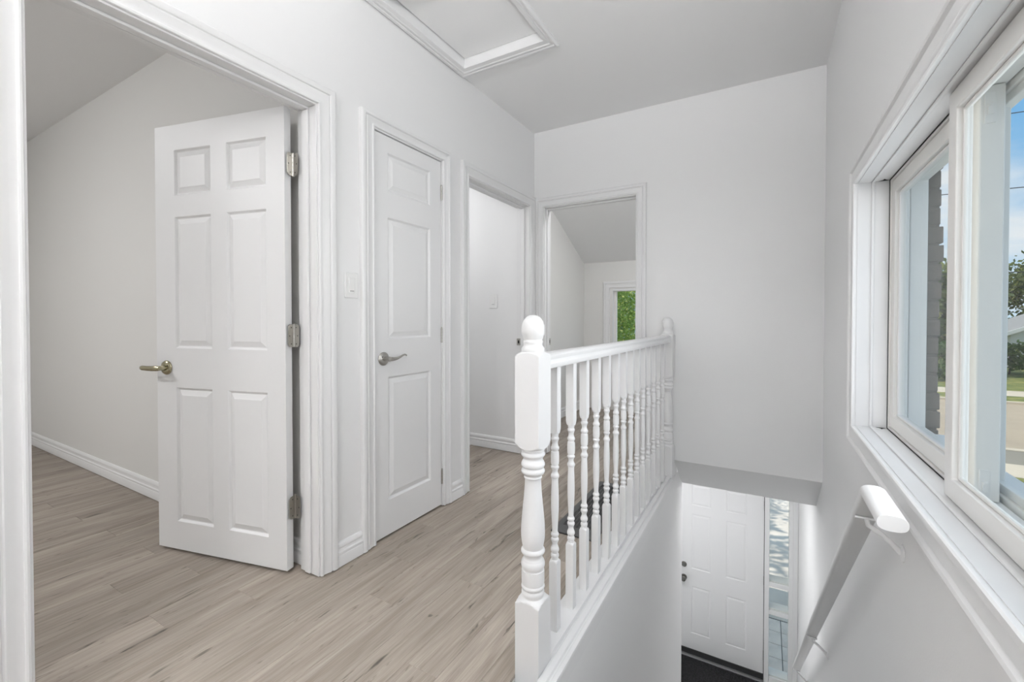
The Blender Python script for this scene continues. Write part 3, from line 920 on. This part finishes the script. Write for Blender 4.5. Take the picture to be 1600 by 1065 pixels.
# ================================================================ BALUSTRADE
rl = empty('stair_railing', (-0.61, 2.2, 0.0), label='white turned balustrade with two newel posts along the stairwell', cat='railing')
TH = math.atan2(0.041, 3.205-1.232)       # the railing is slightly out of line with the wall
def rx(y): return -0.634 + (y - 1.232)*math.tan(TH)
FIN = [(1.016,0.0362),(1.020,0.0366),(1.026,0.0362),(1.029,0.0345),(1.033,0.0310),(1.038,0.0292),(1.042,0.0300),(1.046,0.0308),(1.050,0.0300),(1.053,0.0288),
       (1.056,0.0300),(1.062,0.0325),(1.070,0.0350),(1.078,0.0364),(1.087,0.0367),(1.096,0.0358),(1.105,0.0335),(1.113,0.0300),(1.120,0.0252),(1.126,0.0185),(1.130,0.0100),(1.1312,0.0020)]
def pieces(*ps):
    """turned profile from pieces: ('c',z0,z1,r0,r1) straight, ('b',z0,z1,r,R) bead, ('v',z0,z1,r,R) cove, ('t',[(z,r)..]) taper"""
    out = []
    for p in ps:
        if p[0] == 'c': out += [(p[1], p[3]), (p[2], p[4])]
        elif p[0] == 'b': out += [(p[1]+(p[2]-p[1])*k/8, p[3]+(p[4]-p[3])*math.sin(math.pi*k/8)**0.75) for k in range(9)]
        elif p[0] == 'v': out += [(p[1]+(p[2]-p[1])*k/8, p[3]-(p[3]-p[4])*math.sin(math.pi*k/8)) for k in range(9)]
        else: out += p[1]
    res = []
    for z, r in out:
        if res and z <= res[-1][0]: z = res[-1][0] + 1e-4
        res.append((z, r))
    return res
def shoulder(z, a, h, up):
    """rounded end of a square block: radius a at z, full corners h away"""
    R = [a, a*1.045, a*1.10, a*1.16, a*1.23, a*1.31, a*1.375, a*1.42, a*1.5]
    d = [0, 0.045, 0.11, 0.19, 0.30, 0.47, 0.68, 0.95, 1.0]
    return [(z + h*q, r) for q, r in zip(d, R)] if up else [(z - h*q, r) for q, r in zip(reversed(d), reversed(R))]
NP_LOW = [(-0.36,0.062),(0.226,0.062),(0.229,0.0590),(0.233,0.0530),(0.237,0.0465),(0.2405,0.0400),(0.243,0.0345)]
NP_TURN = pieces(('c',0.2435,0.247,0.0335,0.0335), ('b',0.247,0.266,0.0335,0.0364), ('c',0.2662,0.2685,0.0312,0.0312), ('b',0.2688,0.2835,0.0325,0.0374),
    ('c',0.2838,0.286,0.0345,0.0345), ('t',[(0.2863,0.0360),(0.296,0.0365),(0.320,0.0365),(0.3285,0.0358)]), ('c',0.3288,0.3315,0.0330,0.0325),
    ('b',0.3318,0.361,0.0325,0.0378), ('v',0.361,0.379,0.0325,0.0296), ('b',0.379,0.397,0.0325,0.0380), ('c',0.3973,0.400,0.0320,0.0320),
    ('t',[(0.4003,0.0322),(0.412,0.0348),(0.430,0.0374),(0.448,0.0381),(0.470,0.0373),(0.500,0.0349),(0.530,0.0319),(0.565,0.0284),(0.595,0.0263),(0.616,0.0252)]),
    ('b',0.617,0.6245,0.0258,0.0285), ('c',0.6248,0.6285,0.0270,0.0275), ('b',0.629,0.6525,0.0290,0.0374), ('b',0.653,0.671,0.0335,0.0376),
    ('v',0.671,0.687,0.0345,0.0306), ('b',0.687,0.7005,0.0345,0.0382), ('c',0.7008,0.7035,0.0340,0.0340), ('b',0.704,0.7135,0.0345,0.0366))
NP_UP = shoulder(0.7140, 0.0415, 0.020, True) + shoulder(1.0130, 0.0415, 0.012, False) + [(1.0150, 0.0385), (1.0162, 0.0365)]
def rot_about(mb, cx, cy, ang):
    c, s = math.cos(ang), math.sin(ang)
    mb.v = [(cx + (x-cx)*c - (y-cy)*s, cy + (x-cx)*s + (y-cy)*c, z) for x, y, z in mb.v]
    return mb
for i, y in enumerate((1.232, 3.2095)):
    cx = rx(y)
    low = NP_LOW if i == 0 else [(0.0190, 0.062)] + NP_LOW[1:]
    prof = low + NP_TURN + NP_UP
    nw = obj('newel_post', rot_about(MB().turned(prof, 0.0415, cx, y, 72), cx, y, -TH), 'rail', rl, smooth=38)
    obj('finial', MB().turned(FIN, 0, cx, y, 40), 'rail', nw, smooth=50, label='egg shaped newel finial')
# balusters: one mesh, copied
BP = [(0.030,0.030),(0.274,0.030),(0.277,0.0205),(0.2805,0.0172),(0.2835,0.0140)] + pieces(
      ('c',0.2838,0.290,0.0122,0.0122), ('b',0.2903,0.305,0.0118,0.0142), ('c',0.3053,0.309,0.0108,0.0108), ('b',0.3093,0.328,0.0112,0.0146),
      ('v',0.328,0.346,0.0120,0.0096), ('b',0.346,0.360,0.0110,0.0139), ('c',0.3603,0.3635,0.0104,0.0104), ('b',0.3638,0.378,0.0106,0.0139), ('c',0.3783,0.382,0.0103,0.0100),
      ('t',[(0.384,0.0096),(0.400,0.0102),(0.430,0.0120),(0.460,0.0132),(0.490,0.0135),(0.520,0.0128),(0.545,0.0119),(0.561,0.0112)]),
      ('c',0.5615,0.566,0.0118,0.0118), ('b',0.5663,0.583,0.0114,0.0146), ('v',0.583,0.599,0.0116,0.0096), ('b',0.599,0.611,0.0112,0.0143), ('c',0.6113,0.615,0.0110,0.0110),
      ('t',[(0.6155,0.0134),(0.625,0.0141),(0.640,0.0143),(0.650,0.0141),(0.6595,0.0134)]), ('c',0.660,0.6638,0.0110,0.0110), ('b',0.664,0.679,0.0114,0.0144),
      ('v',0.679,0.698,0.0118,0.0097), ('b',0.698,0.7115,0.0110,0.0138), ('c',0.712,0.714,0.0100,0.0100), ('c',0.7143,0.7225,0.0120,0.0120)) + shoulder(0.7230, 0.0150, 0.019, True) + [(0.972, 0.030)]
b_y = [1.392, 1.531, 1.662, 1.797, 1.931, 2.063, 2.184, 2.311, 2.431, 2.554, 2.674, 2.804, 2.926, 3.047]
b0 = obj('baluster', rot_about(MB().turned(BP, 0.0150, rx(b_y[0]), b_y[0], 32), rx(b_y[0]), b_y[0], -TH), 'rail', rl, smooth=38)
p0 = Vector(b0.location)
for y in b_y[1:]:
    c = b0.copy(); COL.objects.link(c)
    c.parent = rl
    c.location = p0 + Vector((rx(y)-rx(b_y[0]), y-b_y[0], 0))
# handrail of the balustrade: moulded bar between the posts
RP = [(-0.026,0.957),(0.026,0.957),(0.0285,0.961),(0.0285,0.972),(0.024,0.977),(0.0225,0.985),(0.027,0.992),(0.0275,0.999),(0.022,1.005),(0.010,1.0085),
      (-0.010,1.0085),(-0.022,1.005),(-0.0275,0.999),(-0.027,0.992),(-0.0225,0.985),(-0.024,0.977),(-0.0285,0.972),(-0.0285,0.961)]
ya, yb = 1.2715, 3.170
obj('handrail', MB().prism(RP, ya, yb, lambda a, b, w: (rx(w)+a, w, b)), 'rail', rl, smooth=35)
# shoe and stepped edge moulding on the stairwell side
SH = [(-0.122,0),(0.012,0),(0.013,0.008),(0.011,0.016),(0.005,0.0185),(-0.002,0.0185),(-0.004,0.0160),(-0.009,0.0160),(-0.012,0.024),(-0.020,0.027),(-0.030,0.027),(-0.033,0.0235),(-0.036,0.0235),(-0.039,0.037),(-0.118,0.037),(-0.122,0.034)]
sm = MB().prism([(a, b) for a, b in SH], 1.274, YE-0.0005, lambda a, b, w: (XS + a, w, b + 0.0005))
sm.prism([(a, b) for a, b in SH if a > -0.0362] + [(-0.0367, 0.0)], YN+0.001, 1.2745, lambda a, b, w: (XS + a, w, b + 0.0005))
obj('shoe_rail', sm, 'rail', rl, smooth=30, merge=False)
obj('fascia', MB().box(XS+0.0008, XS+0.008, YN+0.001, YE-0.0005, -0.055, 0.000), 'rail', rl, bevel=0.002)

# ================================================================ WALL HANDRAIL
wh = empty('wall_handrail', (0.232, 1.19, 0.70), label='white oval stair handrail on brackets along the right wall', cat='handrail')
HXc = 0.232
def oval(hw, hh, n=28, p=2.6):
    out = []
    for k in range(n):
        t = 2*math.pi*k/n
        c, s = math.cos(t), math.sin(t)
        out.append((hw*math.copysign(abs(c)**(2/p), c), hh*math.copysign(abs(s)**(2/p), s)))
    return out
OV = oval(0.0265, 0.0165)
path = [(1.183, 0.692), (1.372, 0.692), (4.150, -1.672)]
slope = math.atan2(path[2][1]-path[1][1], path[2][0]-path[1][0])
vs = []; n_ = len(OV)
for j, (y, z) in enumerate(path):
    if j == 0: ang = 0; k = 1
    elif j == 1: ang = slope/2; k = 1/math.cos(slope/2)
    else: ang = slope; k = 1
    for a, b in OV:
        vs.append((HXc + a, y - math.sin(ang)*b*k, z + math.cos(ang)*b*k))
fs = []
for j in range(2):
    for k in range(n_):
        k2 = (k+1) % n_
        fs.append((j*n_+k, j*n_+k2, (j+1)*n_+k2, (j+1)*n_+k))
fs.append(tuple(range(n_-1, -1, -1))); fs.append(tuple(2*n_+k for k in range(n_)))
obj('rail', MB().add(vs, fs), 'rail', wh, smooth=50)
for s_ in (0.03, 0.55, 0.985):
    y = path[1][0] + (path[2][0]-path[1][0])*s_; z = path[1][1] + (path[2][1]-path[1][1])*s_
    zb = z - 0.019/math.cos(slope)
    mb = MB()
    mb.tube([(HXc, y-0.004, zb+0.002), (HXc+0.004, y-0.002, zb-0.016), (HXc+0.025, y, zb-0.030), (HXc+0.050, y, zb-0.050), (XR-0.004, y, zb-0.072)], [0.006,0.0065,0.0065,0.0065,0.008], 12)
    br = obj('bracket', mb, 'rail', wh, smooth=60)
    obj('wall_plate', MB().lathe([(0,0.022),(0.003,0.021),(0.006,0.012)], (XR-0.0005, y, zb-0.072), (-1,0,0), 20), 'rail', br, smooth=40)
    cl = MB()
    dv = Vector((0, math.cos(slope), math.sin(slope)))
    p = Vector((HXc, y, zb+0.0008))
    cl.tube([p + Vector((-0.024,0,0)), p + Vector((0.024,0,0))], 0.0065, 12, (1.0, 0.55))
    obj('clip', cl, 'rail', br, smooth=50)

# ================================================================ SMALL THINGS
def switch(loc_fn, uc, zc, w, h, label, dimmer):
    base = loc_fn(uc, zc, 0.0)
    s = empty('light_switch', base, label=label, cat='light switch', group='white wall switches')
    obj('cover_plate', MB().prism([(uc-w/2, zc-h/2), (uc+w/2, zc-h/2), (uc+w/2, zc+h/2), (uc-w/2, zc+h/2)], 0.0003, 0.006, loc_fn), 'plastic', s, bevel=0.003)
    rk = obj('rocker', MB().prism([(uc-w*0.22, zc-h*0.29), (uc+w*0.22, zc-h*0.29), (uc+w*0.22, zc+h*0.29), (uc-w*0.22, zc+h*0.29)], 0.005, 0.0085, loc_fn), 'plastic', s, bevel=0.0015)
    obj('slot', MB().prism([(uc-w*0.15, zc-h*0.235), (uc+w*0.15, zc-h*0.235), (uc+w*0.15, zc-h*0.215), (uc-w*0.15, zc-h*0.215)], 0.008, 0.0088, loc_fn), 'screw', rk)
switch(L_, 1.3935, 1.274, 0.076, 0.117, 'white rocker switch plate beside the open door frame', True)
switch(lambda u, v, t: (u, 3.198 - t, v), -2.027, 1.272, 0.078, 0.122, 'small white switch seen through the corner doorway', False)

# doormat at the entrance
obj('doormat', MB().box(-0.84, -0.015, 4.62, YF-0.045, ZF+0.0005, ZF+0.014), 'rubber', bevel=0.004,
    label='black fibre doormat in front of the entrance door', cat='doormat')

# floor register behind the balusters
fx0, fx1, fy0, fy1 = -0.975, -0.735, 2.10, 2.90
rg = empty('floor_register', ((fx0+fx1)/2, (fy0+fy1)/2, 0.0), label='black slotted floor register grille behind the balusters', cat='floor register')
obj('backing', MB().box(fx0, fx1, fy0, fy1, 0.0008, 0.004), 'grille_dark', rg)
fm = MB().grid([fx0, fx0+0.032, fx1-0.032, fx1], [fy0, fy0+0.085, fy1-0.06, fy1], lambda i, j: not (i == 1 and j == 1), 0.0042, 0.010, lambda u, v, t: (u, v, t))
obj('border', fm, 'grille', rg, bevel=0.002)
ny = 0
y = fy0 + 0.093
while y < fy1 - 0.066:
    obj('slat', MB().box(fx0+0.032, fx1-0.032, y, y+0.0042, 0.0042, 0.0092), 'grille', rg)
    y += 0.0165
for q in range(1, 8):
    x = fx0 + 0.032 + q*(fx1-fx0-0.064)/8
    obj('bar', MB().box(x-0.002, x+0.002, fy0+0.085, fy1-0.06, 0.0042, 0.0088), 'grille', rg)

# ---- unseen fill lamps, added to brighten the hall, side rooms and foyer
def ceiling_fill_lamp(x, y, z, r, strength, label):
    t = empty('ceiling_fill_lamp', (x, y, z), label=label, cat='ceiling lamp')
    obj('base', MB().lathe([(0,r*1.06),(0.018,r*1.06),(0.022,r*1.02)], (x, y, z-0.0005), (0,0,-1), 36), 'trim', t, smooth=40)
    prof = [(0.022, r)] + [(0.022 + 0.34*r*math.sin(a), r*math.cos(a)) for a in [k*math.pi/2/8 for k in range(1, 8)]] + [(0.022+0.34*r, r*0.02)]
    obj('diffuser', MB().lathe(prof, (x, y, z), (0,0,-1), 36), fill_lamp_mat('fill_glow', strength), t, smooth=60)
def pendant(x, y, z, r, strength, label):
    t = empty('globe_fill_lamp', (x, y, HC), label=label, cat='fill lamp')
    obj('canopy', MB().lathe([(0,0.06),(0.02,0.058),(0.03,0.02),(0.032,0.006)], (x, y, HC-0.0005), (0,0,-1), 28), 'trim', t, smooth=40)
    obj('cord', MB().tube([(x, y, HC-0.03), (x, y, z+r)], 0.004, 8), 'trim', t, smooth=60)
    obj('globe', MB().lathe([(r*(1-math.cos(a)), max(r*math.sin(a), 0.003)) for a in [k*math.pi/16 for k in range(17)]], (x, y, z+r), (0,0,-1), 32), fill_lamp_mat('globe_fill_glow', strength), t, smooth=80)
pendant(0.0, -2.2, 2.05, 0.20, HALL_FILL, 'unseen globe fill lamp added in the hall behind the viewer')
def bowl_fill_lamp(x, y, z, r, strength, label):
    t = empty('bowl_fill_lamp', (x, y, HC), label=label, cat='fill lamp')
    obj('canopy', MB().lathe([(0,0.06),(0.02,0.058),(0.03,0.02),(0.032,0.006)], (x, y, HC-0.0005), (0,0,-1), 28), 'trim', t, smooth=40)
    for k in range(3):
        a = k*2*math.pi/3
        obj('cord', MB().tube([(x, y, HC-0.02), (x+r*0.93*math.cos(a), y+r*0.93*math.sin(a), z)], 0.002, 6), 'trim', t, smooth=60)
    obj('bowl', MB().lathe([(0, r), (0.02, r*0.985), (0.06, r*0.86), (0.10, r*0.62), (0.125, r*0.32), (0.13, 0.01)], (x, y, z), (0,0,-1), 36), 'trim', t, smooth=60)
    obj('diffuser', MB().lathe([(0, r*0.9), (0.01, r*0.88), (0.014, r*0.5), (0.015, 0.005)], (x, y, z+0.0005), (0,0,1), 36), fill_lamp_mat('bowl_fill_glow', strength), t, smooth=60)
bowl_fill_lamp(-0.62, -1.1, 2.10, 0.26, UPLIGHT_FILL, 'unseen bowl fill lamp added to throw light up in the hall')
ceiling_fill_lamp(-3.60, -0.90, 2.69, 0.17, BED_FILL, 'unseen round fill lamp added on the bedroom ceiling')
ceiling_fill_lamp(-0.60, 3.80, 2.53, 0.12, END_FILL, 'unseen round fill lamp added in the end room')
ceiling_fill_lamp(-2.90, 2.42, 2.55, 0.13, BATH_FILL, 'unseen round fill lamp added in the small side room')
ceiling_fill_lamp(-1.15, 4.35, -0.155, 0.17, FOYER_FILL, 'unseen round fill lamp added at the open side of the foyer')
ceiling_fill_lamp(-0.42, 4.00, -0.155, 0.15, FOYER_FILL, 'unseen round fill lamp added over the foot of the stairs')

# ================================================================ OUTSIDE
obj('lawn', MB().box(-40, 80, 5.6, 95, ZG-0.2, ZG), 'lawn', kind='structure', label='sunny green lawn outside the house', cat='lawn')
obj('path', MB().box(-1.4, 6.5, 6.9, 13.0, ZG-0.1, ZG+0.010), 'concrete', kind='structure', label='pale concrete drive in dappled shade beyond the sidelight', cat='path')
# porch paving in front of the door
pv = empty('pavement', (0.2, 6.2, ZG), kind='structure', label='blue grey paving slabs outside the entrance', cat='pavement')
obj('bedding', MB().box(-1.5, 1.5, 5.56, 6.9, ZG-0.05, ZG+0.004), 'joint', pv)
for i in range(7):
    for j in range(5):
        x0 = -1.5 + 0.42*i + 0.02; y0 = 5.57 + 0.262*j
        obj('paver', MB().box(x0+0.004, x0+0.416, y0+0.004, y0+0.258, ZG-0.02, ZG+0.012), 'paver', pv, bevel=0.003)
obj('road', MB().box(-60, 90, 19.7, 30.0, ZG-0.05, ZG+0.012), 'asphalt', kind='structure', label='pale tan asphalt street in the sun', cat='road')
obj('kerb', MB().box(-60, 90, 19.4, 19.7, ZG-0.05, ZG+0.03), 'sidewalk', kind='structure', label='pale kerb on the near side of the street', cat='kerb')
obj('kerb.001', MB().box(-60, 90, 30.0, 30.3, ZG-0.05, ZG+0.12), 'sidewalk', kind='structure', label='pale kerb on the far side of the street', cat='kerb')
obj('driveway', MB().box(-2, 40, 17.6, 19.4, ZG-0.05, ZG+0.012), 'apron', kind='structure', label='grey brown driveway apron before the street', cat='driveway')
obj('sidewalk', MB().box(-60, 90, 16.2, 17.6, ZG-0.05, ZG+0.014), 'sidewalk', kind='structure', label='beige sidewalk on the near side of the street', cat='sidewalk')
obj('sidewalk.001', MB().box(-60, 90, 33.2, 35.6, ZG-0.05, ZG+0.014), 'sidewalk', kind='structure', label='pale sidewalk across the street below the trees', cat='sidewalk')

def tree(name, x, y, h, r, rz, nleaf, size, mat, label, cat='tree', group=None, trunk=0.16, crown_z=None, seed=1):
    g = np.random.default_rng(seed)
    t = empty(name, (x, y, ZG), label=label, cat=cat, group=group)
    cz = ZG + (h - rz if crown_z is None else crown_z)
    mb = MB()
    pts = [(x, y, ZG-0.1), (x+0.05*r, y, ZG+(cz-ZG)*0.5), (x-0.03*r, y+0.02*r, cz+rz*0.5)]
    mb.tube(pts, [trunk, trunk*0.75, trunk*0.3], 10)
    for k in range(7):
        a = k*0.9; zz = ZG + (cz-ZG)*(0.55+0.06*k)
        mb.tube([(x, y, zz), (x+0.4*r*math.cos(a), y+0.4*r*math.sin(a), zz+0.35*rz), (x+0.75*r*math.cos(a), y+0.75*r*math.sin(a), zz+0.6*rz)], [trunk*0.4, trunk*0.25, trunk*0.08], 7)
    obj('trunk', mb, 'bark', t, smooth=60)
    # clumps of leaves
    nc = max(12, nleaf//160)
    d = g.normal(size=(nc, 3)); d /= np.linalg.norm(d, axis=1)[:, None]
    cc = d * (g.uniform(0.35, 1.0, (nc, 1))**0.6) * np.array([r, r, rz]) * 0.86 + np.array([x, y, cz])
    idx = g.integers(0, nc, nleaf)
    pos = cc[idx] + g.normal(size=(nleaf, 3)) * np.array([r, r, rz]) * 0.15
    a = g.normal(size=(nleaf, 3)); a /= np.linalg.norm(a, axis=1)[:, None]
    b = np.cross(a, g.normal(size=(nleaf, 3))); b /= np.linalg.norm(b, axis=1)[:, None]
    s = size * g.uniform(0.6, 1.3, (nleaf, 1))
    V = np.stack([pos - a*s, pos + b*s*0.5, pos + a*s, pos - b*s*0.5], 1).reshape(-1, 3)
    V -= np.array([x, y, ZG])
    F = np.arange(nleaf*4).reshape(-1, 4)
    me = bpy.data.meshes.new('crown')
    me.from_pydata(V.tolist(), [], F.tolist())
    me.materials.append(M[mat])
    o = bpy.data.objects.new('crown', me); COL.objects.link(o); o.parent = t
    return t
tree('maple_tree', -3.9, 10.2, 5.6, 1.9, 2.2, 62000, 0.034, 'leaf_front', 'leafy green tree with yellow leaves outside the end room window', seed=3, crown_z=3.9)
tree('maple_tree', -3.4, 7.7, 8.8, 1.8, 1.6, 600, 0.13, 'leaf_front', 'leafy tree shading the drive beyond the entrance', seed=5, crown_z=7.0)
far = [(10.6, 46, 9.0, 4.2, 4.2), (15.0, 67, 11.0, 4.8, 5.2), (26.5, 69, 11.5, 5.5, 5.4)]
names_ = ['dark street tree rising just past the brick edge', 'tall dark tree across the street behind the sash stile', 'wide green tree behind the white gabled house']
for k, (x, y, h, r, rz) in enumerate(far):
    tree('street_tree', x, y, h, r, rz, 5200, 0.30, 'leaf_far', names_[k], group='trees across the street', trunk=0.25, seed=20+k)
for k, (x, y) in enumerate(((9.6, 30.0+9.5), (15.6, 46.5))):
    tree('hedge_bush', x, y, 2.9, 1.8, 1.3, 1800, 0.18, 'leaf_hedge',
         ['bright green bush on the far verge in front of the dark street tree', 'green bush below the white gable'][k],
         cat='bush', group='bushes across the street', trunk=0.06, seed=40+k, crown_z=1.4)
# unseen canopy, added to shade the paving at the entrance
pc = empty('shade_canopy', (0.0, 6.2, -0.4), kind='structure', label='unseen flat canopy added to shade the entrance paving', cat='canopy')
obj('roof', MB().box(-1.6, 1.6, 5.56, 7.0, -0.45, -0.33), 'siding', pc)
for px_ in (-1.5, 1.5): obj('post', MB().box(px_-0.06, px_+0.06, 6.85, 6.97, ZG, -0.45), 'siding', pc)
# house across the street
hs = empty('neighbour_house', (21.5, 54.0, ZG), label='white gabled house across the street', cat='house')
mb = MB().prism([(17.5, ZG), (26.5, ZG), (26.5, ZG+2.9), (22.0, ZG+5.0), (17.5, ZG+2.9)], 52.0, 58.0, lambda a, b, w: (a, w, b))
obj('walls', mb, 'siding', hs)
mb = MB()
for sgn in (-1, 1):
    mb.prism([(22.0, ZG+5.0), (22.0+sgn*5.0, ZG+2.66), (22.0+sgn*5.0, ZG+2.92), (22.0, ZG+5.26)], 51.6, 58.4, lambda a, b, w: (a, w, b))
rf = obj('roof', mb, 'shingle', hs)
mb = MB()
for sgn in (-1, 1):
    mb.prism([(22.0, ZG+4.98), (22.0+sgn*5.02, ZG+2.63), (22.0+sgn*5.02, ZG+2.93), (22.0, ZG+5.28)], 51.48, 51.6, lambda a, b, w: (a, w, b))
obj('bargeboard', mb, 'siding', rf)
for x in (19.2, 22.8):
    wv = obj('window', MB().box(x, x+1.3, 51.93, 52.05, ZG+1.0, ZG+2.3), 'siding', hs)
    obj('pane', MB().box(x+0.1, x+1.2, 51.90, 51.94, ZG+1.1, ZG+2.2), 'screw', wv)

# wires across the street
def wire(a, b, sag, r, label, thick=False):
    A, B = Vector(a), Vector(b)
    pts = []
    for k in range(25):
        t = k/24
        p = A.lerp(B, t); p.z -= sag*4*t*(1-t)
        if thick: p.z += 0.05*math.sin(k*2.3); p.x += 0.04*math.cos(k*3.1)
        pts.append(p)
    obj('utility_wire', MB().tube(pts, r, 6), 'wire', smooth=60, label=label, cat='wire', group='overhead wires outside the stair window')
wire((-5, 22, 8.6), (40, 24, 8.9), 0.3, 0.016, 'topmost overhead wire crossing the blue sky')
wire((-5, 22, 5.9), (40, 24, 6.2), 0.25, 0.016, 'second overhead wire below the topmost one')
wire((-5, 22, 2.9), (40, 24, 3.1), 0.2, 0.014, 'lowest overhead wire in front of the treetops')
wire((9.6, 22.6, 6.0), (1.2, 3.2, 2.2), 0.35, 0.020, 'twisted service cable slanting down to the house', True)
wire((9.0, 22.6, 5.6), (40, 40, 1.5), 0.3, 0.012, 'thin slanting wire rising over the trees')
